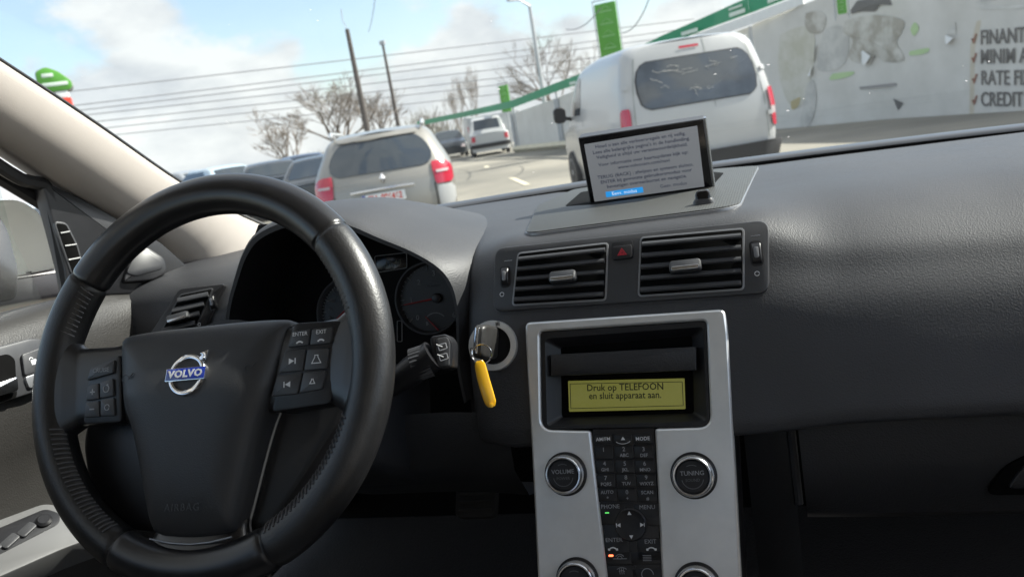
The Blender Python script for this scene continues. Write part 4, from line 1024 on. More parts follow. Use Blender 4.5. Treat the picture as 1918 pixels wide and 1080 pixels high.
M['bannerwhite'] = mat('dirty_white_banner', (.57, .55, .51), .7, var=.08, vscale=.9, col2=(.67, .65, .61), c2=(.35, .62))
M['print_olive'] = mat('faded_olive_print', (.51, .49, .40), .75, var=.1, vscale=2, col2=(.61, .59, .53), c2=(.4, .6))
M['print_brown'] = mat('faded_brown_print', (.37, .345, .295), .75, col2=(.58, .56, .515), c2=(.42, .6), vscale=2.4)
M['print_grey'] = mat('faded_grey_print', (.47, .46, .435), .75, col2=(.60, .585, .55), c2=(.4, .62), vscale=3)
M['print_dark'] = mat('torn_dark_hole', (.15, .145, .14), .8)
M['print_text'] = mat('dark_banner_lettering', (.16, .15, .14), .7)
M['print_soft'] = mat('faint_banner_lettering', (.30, .29, .285), .7)
M['print_red'] = mat('red_tick_print', (.42, .20, .15), .7)
M['print_green'] = mat('green_tick_print', (.45, .60, .32), .7)
M['print_sand'] = mat('sand_coloured_panel', (.56, .505, .41), .7, var=.05)
M['flap'] = mat('torn_white_flap', (.74, .74, .73), .6)
def asphalt():
    mt, n, l, p = nodes('dusty_lot_asphalt'); p.inputs['Roughness'].default_value = .9
    t = n.new('ShaderNodeTexCoord'); a = n.new('ShaderNodeTexNoise'); a.inputs['Scale'].default_value = .22; a.inputs['Detail'].default_value = 9
    l.new(t.outputs['Object'], a.inputs['Vector']); r = n.new('ShaderNodeValToRGB')
    r.color_ramp.elements[0].position = .38; r.color_ramp.elements[0].color = (.17, .16, .135, 1); r.color_ramp.elements[1].position = .6; r.color_ramp.elements[1].color = (.30, .275, .225, 1)
    l.new(a.outputs[0], r.inputs[0]); l.new(r.outputs[0], p.inputs['Base Color'])
    return mt
M['ground'] = asphalt()
M['line'] = mat('worn_parking_line', (.62, .56, .42), .8, var=.2, vscale=6)
M['farwood'] = mat('distant_bare_thicket', (.20, .19, .16), .95, var=.3, vscale=.4)

# ground sheet to the horizon
vs = []; fs = []
gx = [-3000, -800, -300, -120] + [-60+4*i for i in range(16)] + [i*1.0 for i in range(1, 12)] + [14, 20, 30, 60, 120, 300, 800, 3000]
gy = [-3000, -300, -60, -10, 0] + [2*i for i in range(1, 21)] + [44, 50, 60, 80, 120, 300, 800, 3000]
gx = sorted(set(gx)); 
for y in gy:
    for x in gx: vs.append((x, y, gz(x, y)))
for j in range(len(gy)-1):
    for i in range(len(gx)-1):
        k = j*len(gx)+i; fs.append((k, k+1, k+len(gx)+1, k+len(gx)))
tag(mesh('ground', vs, fs, M['ground'], None, 60), kind='structure')

def placed(name, loc, az, label, cat, group=None):
    o = thing(name, loc, label, cat, group); o.rotation_euler = (0, 0, -az); return o
def lb(mb, name, mt, root, sharp=35):
    """mesh given in the axes of its thing"""
    me = bpy.data.meshes.new(name); me.from_pydata([tuple(v) for v in mb.v], [], mb.f); me.materials.append(mt)
    bm = bmesh.new(); bm.from_mesh(me); bmesh.ops.recalc_face_normals(bm, faces=bm.faces); bm.to_mesh(me); bm.free()
    me.polygons.foreach_set('use_smooth', [True]*len(me.polygons)); me.set_sharp_from_angle(angle=R(sharp))
    o = bpy.data.objects.new(name, me); COL.objects.link(o); o.parent = root; return o
def itp(tab, x):
    if x <= tab[0][0]: return tab[0][1]
    for (a, p), (b, q) in zip(tab, tab[1:]):
        if x <= b: return lerp(p, q, (x-a)/(b-a))
    return tab[-1][1]
class Car:
    def __init__(s, root, hw, ztop, yr, L, zb=.22, taper=None, rc=.14, rt=.12, bulge=.05):
        s.root, s.hw_, s.zt, s.yr_, s.L, s.zb, s.tp, s.rc, s.rt, s.bl = root, hw, ztop, yr, L, zb, taper or [(0, 1), (L, .93)], rc, rt, bulge
    def X(s, y, z, top):
        h = itp(s.hw_, z)*itp(s.tp, y)
        d = top - z
        if d < s.rt: h -= s.rt*(1-sqrt(max(0, 1-(1-d/s.rt)**2)))
        for e in (y, s.L-y):
            if e < s.rc: h -= s.rc*(1-sqrt(max(0, 1-(1-e/s.rc)**2)))
        return max(.02, h)
    def Y(s, y, z): return y + itp(s.yr_, z)*(1-min(1, y/(s.L*.8)))
    def hull(s, mt):
        ys = [0, .02, .06, .12] + [i*.14+.2 for i in range(int((s.L-.4)/.14)+1)] + [s.L-.12, s.L-.05, s.L-.015, s.L]
        rows = []
        for y in ys:
            top = itp(s.zt, y); r = []
            zs = [s.zb+(top-s.zb)*t for t in (0, .06, .15, .25, .35, .45, .55, .65, .74, .82, .88, .925, .955, .978, .992, 1)]
            half = [(s.X(y, z, top), z) for z in zs]
            fl = [-1, -.75, -.4, 0, .4, .75, 1]
            pts = [(-x, z) for x, z in half] + [(half[-1][0]*u, top + .02*(1-u*u)) for u in fl[1:-1]] + [(x, z) for x, z in reversed(half)]
            rows.append([V((x, s.Y(y, z), z)) for x, z in pts])
        mb = MB(); mb.grid(rows)
        for y, sg in ((0, 1), (s.L, -1)):
            top = itp(s.zt, y); g = []
            for t in (0, .06, .15, .25, .35, .45, .55, .65, .74, .82, .88, .925, .955, .978, .992, 1):
                z = s.zb+(top-s.zb)*t; x = s.X(y, z, top)
                g.append([V((x*u, s.Y(y, z) - sg*s.bl*(1-u*u), z)) for u in [-1+i/6 for i in range(13)]])
            mb.grid(g)
        for i in range(len(rows)-1): pass
        return lb(mb, 'body', mt, s.root, 40)
    def rear(s, name, rows, mt, off=.006, n=14, front=False, th=None, parent=None):
        """patch lying on the rear face: rows of (z, x0, x1)"""
        g = []
        y0 = s.L if front else 0
        top = itp(s.zt, y0)
        for z, x0, x1 in rows:
            h = s.X(y0, z, top); r = []
            for i in range(n+1):
                x = lerp(x0, x1, i/n); u = max(-1, min(1, x/h))
                y = s.Y(y0, z) - (-1 if front else 1)*s.bl*(1-u*u)
                if abs(x) > h:                                   # wraps round the corner
                    e = min(.97, (abs(x)-h)/s.rc); ce = sqrt(1-e*e); y += (1 if not front else -1)*s.rc*(1-ce); x = math.copysign(h+s.rc*e+off*e, x)
                    r.append(V((x, y - (-1 if front else 1)*off*ce, z))); continue
                r.append(V((x, y - (-1 if front else 1)*off, z)))
            g.append(r)
        return lb(MB().grid(g), name, mt, parent or s.root, 50)
    def side(s, name, rows, mt, sg, off=.006, n=10, parent=None):
        g = []
        for z, y0, y1 in rows:
            r = []
            for i in range(n+1):
                y = lerp(y0, y1, i/n); top = itp(s.zt, y)
                zz = min(z, top-.03); x = s.X(y, zz, top)
                r.append(V((sg*(x+off), s.Y(y, zz), zz)))
            g.append(r)
        return lb(MB().grid(g), name, mt, parent or s.root, 50)
    def roofpatch(s, name, ys, half, mt, off=.008):
        """pane on the sloping top surface (windscreen or rear window)"""
        g = []
        N = 8
        for i in range(N+1):
            y = lerp(ys[0], ys[1], i/N); top = itp(s.zt, y); hw = lerp(half[0], half[1], i/N)
            yy = s.Y(y, top)
            g.append([V((hw*u, yy, top+.02*(1-u*u)+off)) for u in [-1+j/4 for j in range(9)]])
        return lb(MB().grid(g), name, mt, s.root, 50)
    def wheels(s, ys, r=.32, x=None):
        for y in ys:
            for sg in (-1, 1):
                xx = (x or itp(s.hw_, .5))
                fr = Frame((sg*(xx-.02), y, r), (0, 1, 0), (sg, 0, 0)); mb = MB()
                lathe(mb, fr, 0, 0, [(r*.55, -.18), (r*.96, -.17), (r, -.14), (r, -.03), (r*.95, .0), (r*.66, .006)], 28); wv = lb(mb, 'wheel', M['rubber'], s.root)
                mb = MB(); lathe(mb, fr, 0, 0, [(r*.66, .0), (r*.62, .008), (r*.2, -.02), (r*.12, .01)], 24)
                o = lb(mb, 'rim', M['steel'], s.root); o.parent = wv

LOT = R(-23)
# ---------------------------------------------------------------- beige estate in front
p = D(716, 330, 10.6); p.z = gz(p.x, p.y) + 0
suv = placed('estate_car', p, R(-21), 'beige estate car with red and white registration plate, parked ahead', 'car')
c1 = Car(suv, [(.3, .80), (.5, .85), (.85, .875), (1.08, .865), (1.16, .845), (1.35, .75), (1.5, .68), (1.62, .60)], [(0, 1.58), (.4, 1.62), (1.6, 1.64), (2.5, 1.58), (3.3, 1.12), (4.2, 1.0), (4.5, .75)],
         [(.3, .04), (.7, 0), (1.0, .03), (1.13, .08), (1.35, .22), (1.5, .34), (1.62, .44)], 4.5, taper=[(0, .97), (.8, 1), (4.5, .93)], rc=.26, rt=.10, bulge=.08)
c1.hull(M['paint_beige']); c1.wheels((.9, 3.6), .35)
c1.rear('rear_window', [(1.13, -.50, .50), (1.15, -.57, .57), (1.20, -.615, .615), (1.28, -.62, .62), (1.36, -.59, .59), (1.44, -.54, .54), (1.50, -.47, .47), (1.515, -.40, .40)], M['carglass'], .010)
for sg in (-1, 1):
    lp = c1.rear('tail_lamp', [(1.045, sg*.60, sg*.83), (1.09, sg*.60, sg*.82), (1.13, sg*.60, sg*.78), (1.155, sg*.605, sg*.72)], M['lampred'], .014)
    c1.rear('lamp_lens', [(1.015, sg*.64, sg*.78), (1.045, sg*.64, sg*.78)], M['lampwhite'], .020, parent=lp)
    c1.rear('lamp_lens', [(.88, sg*.63, sg*.80), (.92, sg*.615, sg*.83), (1.045, sg*.605, sg*.84)], M['lampred'], .015, parent=lp)
    c1.side('side_window', [(1.14, .75, 3.0), (1.3, .7, 2.8), (1.48, .75, 2.4)], M['carglass'], sg)
    mb = MB(); mb.tube([(sg*.56, .45, 1.61), (sg*.58, .65, 1.665), (sg*.58, 2.0, 1.665), (sg*.56, 2.2, 1.61)], .024, 8); lb(mb, 'roof_rail', M['paint_white'], suv)
    c1.rear('tailgate_seam', [(.62, sg*.60, sg*.612), (.90, sg*.60, sg*.612)], M['matblack'], .008, n=2)
    c1.rear('sunlit_bumper_corner', [(.62, sg*.63, sg*.80), (.68, sg*.63, sg*.83), (.80, sg*.63, sg*.845), (.86, sg*.635, sg*.80)], M['paint_white'], .012)  # white paint stands in for sunlight on the beige bumper corners
c1.rear('bumper', [(.36, -.80, .80), (.42, -.84, .84), (.50, -.85, .85), (.54, -.80, .80)], M['paint_beige'], .05)
mb = MB(); mb.tube([(-.40, -.085, .925), (-.2, -.105, .93), (0, -.11, .931), (.2, -.105, .93), (.36, -.09, .925)], .022, 8, flat=.8); lb(mb, 'chrome_bar', M['chrome'], suv)
mb = MB(); mb.add([(0, -.07, 1.115), (-.04, -.07, 1.05), (0, -.085, .985), (.04, -.07, 1.05), (0, -.11, 1.05)], [(0, 1, 4), (1, 2, 4), (2, 3, 4), (3, 0, 4)]); lb(mb, 'badge', M['chrome'], suv)
FPl = Frame((-.02, -.10, .825), (1, 0, 0), (0, -1, .06))
pl_ = lb(MB().plate(FPl, rrect(.52, .115, .01, 3), 0, .012, .003), 'number_plate', M['whiteboard'], suv)
o = lb(MB().plate(FPl, rrect(.042, .11, .006, 2, -.236, 0), .010, .0135, .001), 'plate_band', M['blue'], suv); o.parent = pl_
cu = bpy.data.curves.new('plate_lettering', 'FONT'); cu.body = 'PH  096462'; cu.size = .105; cu.align_x = 'CENTER'; cu.align_y = 'CENTER'; cu.offset = .003; cu.extrude = .001; cu.materials.append(M['redboard'])
o = bpy.data.objects.new('plate_lettering', cu); COL.objects.link(o); o.parent = pl_; o.matrix_local = FPl.mat(.02, 0, .0135) @ Matrix.Diagonal((.80, 1, 1, 1))
mb = MB(); mb.tube([(0, .02, 1.60-.03), (.02, .08, 1.08)], .0, 3)
c1.rear('spoiler', [(1.53, -.46, .46), (1.555, -.48, .48), (1.575, -.46, .46)], M['paint_beige'], .04)

# ---------------------------------------------------------------- white delivery van
p = D(1316, 230, 9.7); p.z = GZ
van = placed('delivery_van', p, R(-23), 'white delivery van with scratched rear window, parked in front of the banner wall', 'van')
c2 = Car(van, [(.3, .82), (.5, .88), (.9, .90), (1.1, .885), (1.4, .83), (1.65, .765), (1.78, .70)], [(0, 1.74), (.25, 1.77), (1.6, 1.79), (2.3, 1.76), (2.65, 1.67), (3.35, 1.12), (4.0, 1.0), (4.35, .72)],
         [(.3, .02), (.6, 0), (.95, .01), (1.2, .05), (1.6, .16), (1.82, .25)], 4.35, taper=[(0, .97), (.5, 1), (2.6, 1), (4.35, .86)], rc=.13, rt=.13, bulge=.045)
c2.hull(M['paint_white']); c2.wheels((.75, 3.45), .315)
wr = [(1.06, -.53, .55), (1.075, -.59, .61), (1.12, -.635, .655), (1.25, -.66, .675), (1.38, -.655, .665), (1.48, -.62, .63), (1.54, -.57, .58), (1.56, -.50, .52)]
c2.rear('window_rubber', [(z + (-.012 if i == 0 else .012 if i == 7 else 0), a-.015, b+.015) for i, (z, a, b) in enumerate(wr)], M['rubber'], .006)
gw = c2.rear('rear_window', wr, M['vanglass'], .012)
random.seed(5); mb = MB()
for k in range(18):
    x, z = random.uniform(-.5, .5), random.uniform(1.15, 1.5); pts = []
    for i in range(5):
        pts.append((x, 0, z)); x += random.uniform(-.02, .07); z += random.uniform(-.035, .015)
    pts = [V((x, c2.Y(0, z) - c2.bl*(1-(x/.8)**2) - .014, z)) for x, _, z in pts if abs(x) < .6 and 1.08 < z < 1.54]
    if len(pts) > 1: mb.tube(pts, .0014, 4)
o = lb(mb, 'scratches', M['print_grey'], van); o.parent = gw
for sg in (-1, 1):
    lp = c2.rear('tail_lamp', [(.89, sg*.785, sg*.868), (.99, sg*.778, sg*.862), (1.07, sg*.775, sg*.855), (1.10, sg*.785, sg*.84)], M['lampred'], .018)
    c2.rear('lamp_lens', [(.81, sg*.785, sg*.87), (.89, sg*.785, sg*.868)], M['lampwhite'], .017, parent=lp)
    c2.rear('lamp_lens', [(.68, sg*.80, sg*.86), (.71, sg*.79, sg*.87), (.81, sg*.785, sg*.87)], M['lampred'], .019, parent=lp)
    c2.side('door_window', [(1.12, 2.22, 3.25), (1.30, 2.24, 2.98), (1.50, 2.28, 2.70), (1.60, 2.32, 2.52)], M['carglass'], sg)
    c2.side('door_seam', [(.45, 2.08, 2.10), (1.0, 2.06, 2.08), (1.66, 2.16, 2.18)], M['greyboard'], sg, n=2)
    c2.side('panel_groove', [(.70, .35, 2.0), (.715, .35, 2.0)], M['greyboard'], sg)
    mb = MB(); pts = rrect(.17, .22, .06, 4); fr = Frame((sg*1.02, 2.98, 1.16), (1, 0, 0), (0, -1, 0))
    mb.grid([[fr.w(a*s, b*s, h) for a, b in pts] for s, h in ((.9, .03), (1, .02), (1, -.04), (.75, -.10))], True, True, True); mb.tube([(sg*.84, 3.0, 1.08), (sg*.97, 3.0, 1.12)], .03, 6); lb(mb, 'door_mirror', M['rubber'], van)
c2.rear('door_seam', [(.45, .155, .165), (1.05, .155, .165)], M['greyboard'], .006, n=2)
c2.rear('door_seam', [(1.57, .155, .165), (1.74, .155, .165)], M['greyboard'], .006, n=2)
for sg in (-1, 1):
    c2.rear('door_gap', [(.56, sg*.735, sg*.745), (1.0, sg*.73, sg*.74), (1.3, sg*.70, sg*.71), (1.62, sg*.63, sg*.64)], M['greyboard'], .006, n=2)
    for z_ in (.80, 1.30):
        c2.rear('hinge', [(z_, sg*.745, sg*.80), (z_+.05, sg*.745, sg*.80)], M['paint_white'], .02, n=3)
c2.rear('brake_light', [(1.655, -.12, .10), (1.68, -.12, .10)], M['lampred'], .012)
c2.rear('bumper', [(.32, -.86, .86), (.36, -.90, .90), (.50, -.90, .90), (.53, -.86, .86)], M['rubber'], .07)
c2.roofpatch('windscreen', (2.75, 3.30), (.62, .74), M['carglass'])

# ---------------------------------------------------------------- parked cars of the lot, far and small
def small_car(px, py, depth, az, paint, label, kind='hatch', lit=True, name='parked_car', group='cars parked in the far rows of the lot', flip=False):
    p = D(px, py, depth); p.z = gz(p.x, p.y)
    root = placed(name, p, az + (pi if flip else 0), label, 'car', group)
    hw = [(.25, .82), (.5, .86), (.8, .87), (.95, .85), (1.2, .72), (1.42, .60)]
    if kind == 'hatch': zt = [(0, 1.0), (.12, 1.05), (.55, 1.38), (.9, 1.44), (2.2, 1.44), (3.0, .98), (3.9, .80), (4.1, .6)]; yr = [(.3, .03), (.6, 0), (1.0, .03)]
    elif kind == 'van': zt = [(0, 2.0), (3.2, 2.0), (3.8, 1.2), (4.6, 1.0), (4.7, .7)]; yr = [(0, 0)]; hw = [(.25, .9), (1.0, .95), (2.0, .88)]
    elif kind == 'pickup': zt = [(0, 1.0), (1.5, 1.02), (1.56, 1.05), (1.75, 1.66), (2.0, 1.74), (3.2, 1.70), (3.9, 1.12), (4.9, 1.0), (5.1, .7)]; yr = [(0, 0)]; hw = [(.25, .84), (.6, .90), (1.0, .90), (1.2, .84), (1.7, .70)]
    else: zt = [(0, .92), (.6, .96), (.75, 1.0), (1.35, 1.40), (1.7, 1.44), (2.6, 1.42), (3.3, .98), (4.2, .82), (4.4, .6)]; yr = [(.3, .03), (.6, 0), (.95, .02)]
    L = zt[-1][0]; c = Car(root, hw, zt, yr, L, rc=.2, rt=.08); c.hull(paint); c.wheels((.75, L-.85), .32)
    for sg in (-1, 1):
        if kind == 'hatch': c.side('side_window', [(.98, .55, 2.8), (1.2, .75, 2.5), (1.36, 1.0, 2.2)], M['carglass'], sg)
        if kind == 'sedan': c.side('side_window', [(.98, 1.0, 3.1), (1.2, 1.3, 2.85), (1.36, 1.6, 2.6)], M['carglass'], sg)
        if kind == 'pickup': c.side('side_window', [(1.12, 1.85, 3.6), (1.4, 1.9, 3.4), (1.6, 2.0, 3.15)], M['carglass'], sg)
        z0, z1 = (.95, 1.5) if kind == 'van' else (.68, .92)
        c.rear('tail_lamp', [(z0, sg*.66, sg*.84), (z1, sg*.66, sg*.82)], M['lampred'], .012)
        c.rear('headlamp', [(.52, sg*.45, sg*.70), (.66, sg*.5, sg*.72)], M['lampwhite'], .012, front=True)
    if kind == 'hatch': c.roofpatch('rear_window', (.14, .5), (.62, .52), M['carglass']); c.roofpatch('windscreen', (2.3, 2.95), (.55, .68), M['carglass'])
    if kind == 'sedan': c.roofpatch('rear_window', (.8, 1.3), (.66, .52), M['carglass']); c.roofpatch('windscreen', (2.7, 3.25), (.55, .68), M['carglass'])
    if kind == 'pickup': c.roofpatch('rear_window', (1.60, 1.74), (.62, .56), M['carglass']); c.rear('bumper', [(.38, -.85, .85), (.56, -.85, .85)], M['rubber'], .06)
    return root
small_car(515, 345, 22, R(-34), M['paint_dark'], 'black hatchback two places left of the beige estate', 'hatch')
small_car(562, 340, 24, R(-24), M['paint_blue'], 'dark blue car with red tail lamp half hidden behind the beige estate', 'sedan')
small_car(598, 350, 17.5, R(-24), M['paint_dark'], 'black saloon directly left of the beige estate', 'sedan')
small_car(452, 350, 27, R(-60), M['paint_pale'], 'pale blue car above the steering wheel rim', 'hatch')
small_car(392, 355, 31, R(-80), M['paint_grey'], 'grey car third from left above the steering wheel', 'hatch')
small_car(338, 362, 27, R(-70), M['paint_blue'], 'blue car beside the foot of the beige pillar trim', 'sedan')
small_car(838, 285, 50, R(-24), M['paint_dark'], 'black car facing us between the estate and the pickup', 'sedan', flip=True)
small_car(922, 285, 40, R(-20), M['paint_white'], 'white pickup truck seen from behind on the lane beside the wall', 'pickup', name='pickup_truck')
small_car(878, 275, 52, R(60), M['paint_white'], 'white box van standing crosswise behind the pickup', 'van', name='box_van')
small_car(25, 395, 14, R(-60), M['paint_pale'], 'pale blue car seen through the driver window past the wing mirror', 'hatch')
small_car(690, 300, 34, R(-24), M['paint_grey'], 'silver car far behind the beige estate', 'sedan')

# ---------------------------------------------------------------- perimeter wall with banners
def wallpts(seq): return [(V((*D(px, py, d).xy, 0)), D(px, py, d).z) for px, py, d in seq]
def wall(name, seq, mt, label, cat, th=.12, bottom=None):
    P = wallpts(seq); root = thing(name, (P[0][0].x, P[0][0].y, GZ), label, cat); rows = []
    for q, zt in P:
        nrm = V((P[-1][0].y-P[0][0].y, -(P[-1][0].x-P[0][0].x), 0)).normalized()*th
        if nrm.dot(q - CAM) < 0: nrm = -nrm
        b = GZ if bottom is None else zt-bottom
        rows.append([V((q.x, q.y, b)), V((q.x, q.y, zt)), V((q.x, q.y, zt))+nrm, V((q.x, q.y, b))+nrm])
    return root, rows
seqN = [(1409, 47, 22.0), (1640, -45, 18.2), (1880, -140, 14.6), (2120, -235, 12.4), (2600, -420, 9.6)]
wn_, rows = wall('banner_wall', seqN, M['bannerwhite'], 'pale torn advertising banner wall behind the white van', 'banner wall')
MB().grid(rows, True, True, True).build('banner_sheet', M['bannerwhite'], wn_, 30)
seqF = [(1405, 50, 22.2), (1240, 108, 25.5), (1130, 148, 29), (1040, 185, 33.5), (958, 214, 38)]
wf_, rows = wall('perimeter_wall', seqF, M['bannerwhite'], 'long grey wall below the green strip, running away left of the van', 'wall')
MB().grid(rows, True, True, True).build('wall_panel', M['bannerwhite'], wf_, 30)
mb = MB(); 
for (q, zt) in wallpts(seqF): mb.box((q.x, q.y-.08, (GZ+zt)/2), (.10, .10, zt-GZ))
mb.build('wall_post', M['steel'], wf_)
q = wallpts(seqF); MB().tube([V((p.x-.06, p.y-.14, GZ+.14)) for p, z in q], .14, 4).build('wall_kerb', M['line'], wf_)
# things printed on or torn from the banner: laid on the banner sheet itself
NP = wallpts(seqN)
def onwall(px, py, off=.01):
    d = ray(px, py); best = None
    for (a, _), (b, _) in zip(NP, NP[1:]):
        e = b-a; nn = V((-e.y, e.x, 0)).normalized()
        if nn.dot(CAM-a) < 0: nn = -nn
        t = (a-CAM).dot(nn)/d.dot(nn); p = CAM+d*t; s = (p-a).dot(e)/e.dot(e)
        if best is None or (-.0001 <= s <= 1.0001): best = (p+nn*off, nn, e.normalized())
        if -.0001 <= s <= 1.0001: break
    return best
def blot(name, pts, mt, off=.010, par=None, amp=.0, n=4):
    sp = cspline([V((*p, 0)) for p in pts+[pts[0]]], n)[:-1]
    vs = [onwall(p.x, p.y, off)[0] for p in sp]
    c = sum(vs, V())/len(vs)
    return MB().add(vs+[c], [(i, (i+1) % len(vs), len(vs)) for i in range(len(vs))]).build(name, mt, par or wn_, 0)
blot('printed_figure', [(1462, 65), (1500, 50), (1525, 60), (1525, 120), (1512, 170), (1500, 200), (1475, 190), (1458, 130)], M['print_olive'], .008)
blot('printed_figure', [(1510, 25), (1535, 20), (1548, 35), (1540, 60), (1518, 62), (1508, 45)], M['print_brown'], .012)
blot('printed_figure', [(1545, 55), (1575, 48), (1590, 70), (1585, 115), (1560, 132), (1530, 125)], M['print_grey'], .011)
blot('printed_figure', [(1585, 38), (1640, 28), (1692, 38), (1690, 60), (1680, 80), (1695, 112), (1660, 116), (1640, 105), (1610, 118), (1590, 105), (1598, 75), (1580, 60)], M['print_brown'], .014)
blot('printed_figure', [(1512, 160), (1524, 150), (1530, 190), (1518, 232), (1500, 236), (1505, 200)], M['print_grey'], .013)
blot('printed_spot', [(1482, 190), (1500, 182), (1495, 200), (1484, 205)], mat('ochre_print', (.46, .39, .22), .7), .015)
blot('torn_hole_and_shade', [(1588, 28), (1606, 2), (1640, -6), (1664, -12), (1672, 10), (1655, 2), (1640, 22), (1615, 22)], M['print_dark'], .016, n=1)
blot('torn_hole_and_shade', [(1674, 184), (1693, 193), (1683, 207)], M['print_dark'], .016, n=1)
blot('printed_spot', [(1706, 55), (1714, 42), (1722, 52), (1716, 65), (1710, 66)], M['print_green'], .012)
blot('printed_spot', [(1560, 138), (1600, 134), (1590, 144), (1555, 150)], M['print_green'], .012)
blot('printed_spot', [(1705, 96), (1740, 90), (1735, 100), (1706, 104)], M['print_green'], .012)
blot('printed_panel', [(1818, 85), (1830, 40), (2050, -30), (2050, 215), (1816, 224)], M['print_sand'], .006, n=1)
blot('printed_panel', [(1830, 3), (1845, 0), (1960, -20), (1960, 10), (1840, 18)], M['print_grey'], .012, n=2)
def flap(pts, lift):
    vs = []
    for k, p in enumerate(pts):
        w0, nn, e = onwall(*p, .02); vs.append(w0+nn*lift[k])
    return MB().add(vs, [tuple(range(len(vs)))]).add([v+V((0, .004, 0)) for v in vs], [tuple(range(len(vs)))]).build('torn_flap', M['flap'], wn_, 0)
flap([(1614, 92), (1640, 104), (1628, 122), (1615, 118)], [0, .12, .12, 0]); flap([(1772, 66), (1794, 70), (1784, 82), (1772, 80)], [0, .08, .1, 0])
flap([(1520, 128), (1526, 122), (1524, 142), (1516, 142)], [0, .06, .1, .04]); flap([(1527, 88), (1532, 80), (1528, 112), (1524, 116)], [0, .05, .06, 0])
blot('torn_hole_and_shade', [(1775, 64), (1790, 40), (1792, 64)], M['print_grey'], .016, n=1); blot('torn_hole_and_shade', [(1618, 90), (1628, 70), (1642, 100)], M['print_brown'], .017, n=1)
blot('torn_hole_and_shade', [(1640, 104), (1630, 124), (1643, 102)], M['print_text'], .018, n=1)  # dark sliver: shade along the lifted flap, painted on the banner
for s, px, py, sz in (('FINANTARE', 1837, 72, .25), ('MINIM ACTE', 1837, 108, .25), ('RATE FIXE', 1838, 147, .25), ('CREDIT', 1838, 187, .25)):
    w0, nn, e = onwall(px, py, .016); e = e if e.dot(RX) > 0 else -e
    fr = Frame(w0, e, nn); cu = bpy.data.curves.new('banner_lettering', 'FONT'); cu.body = s; cu.size = sz*1.40; cu.align_x = 'LEFT'; cu.align_y = 'CENTER'; cu.offset = .005; cu.extrude = .003; cu.materials.append(M['print_text']); cu.space_character = 1.0
    tilt = R(-4.5) if s != 'CREDIT' else R(-3.5)
    link('banner_lettering', cu, wn_, fr.mat(0, 0, 0, tilt) @ Matrix.Diagonal((.86, 1, 1, 1)))
    w1 = onwall(px-11, py+3, .018)[0]; f2 = Frame(w1, e, nn)
    MB().tube([f2.w(-.05, .03), f2.w(-.02, -.05), f2.w(.06, .10)], .018, 4).build('tick_mark', M['print_red'], wn_)
blot('faint_lettering', [(1610, 163), (1680, 155), (1681, 161), (1612, 168)], M['print_soft'], .013, n=1)
# green advertising strip on top of the walls
seqG = [(1505, -14, 20.5), (1412, 22, 21.9), (1318, 56, 23.8), (1240, 88, 25.4), (1130, 141, 28.8), (1040, 172, 33.0), (960, 202, 37.5), (870, 219, 52), (782, 236, 62)]
top = [(1505, -46, 20.5), (1412, -8, 21.9), (1318, 34, 23.8), (1240, 68, 25.4), (1130, 127, 28.8), (1040, 160, 33.0), (960, 192, 37.5), (870, 212, 52), (782, 231, 62)]
gs = thing('advertising_strip', (*D(1240, 88, 25.4).xy, GZ), 'long green advertising strip along the top of the walls', 'banner strip')
rows = []
for (px, py, d), (qx, qy, d2) in zip(seqG, top):
    a = D(px, py, d); b = D(qx, qy, d2); b.x, b.y = a.x, a.y; b.z = max(b.z, a.z+.3)
    o_ = V((.1, .25, 0)); rows.append([a, b, b+o_*.3, a+o_*.3])
MB().grid(rows, True, True, True).build('strip_sheet', M['green2'], gs, 30)
for (px, py, d, wd_) in ((1452, -2, 21.2, 1.1), (1370, 28, 22.8, 1.5), (1285, 62, 24.5, 1.3), (1185, 108, 27.3, 1.3), (1085, 153, 31, 1.2)):
    a = D(px, py, d-.15); e = (D(px+30, py-11, d-1.0) - a); e.z = 0; e.normalize(); fr = Frame(a, e, (e.y, -e.x, 0))
    MB().plate(fr, rrect(wd_, .10, .02, 2), 0, .01, .002).build('strip_lettering', M['bannertext'], gs)
    if px > 1300: MB().plate(fr, rrect(wd_*.7, .05, .02, 2, .1, .14), 0, .01, .002).build('strip_lettering', M['bannertext'], gs)
mb = MB()
for (px, py, d) in seqG[5:]:
    a = D(px, py, d); mb.tube([(a.x, a.y+.15, GZ), (a.x, a.y+.15, a.z+.2)], .05, 6)
mb.build('strip_post', M['steel'], gs)
# white capping strip between wall and green strip
mb = MB(); rows = []
for (px, py, d), (qx, qy, e) in zip([(1505, 8, 20.2), (1412, 44, 21.6), (1318, 76, 23.4), (1240, 104, 25.0)], [(1505, -10, 20.2), (1412, 26, 21.6), (1318, 60, 23.4), (1240, 91, 25.0)]):
    a = D(px, py, d); b = D(qx, qy, e); rows.append([a, V((a.x, a.y, b.z)), V((a.x+.03, a.y+.06, b.z)), V((a.x+.03, a.y+.06, a.z))])
mb.grid(rows, True, True, True).build('capping_strip', M['whiteboard'], gs)
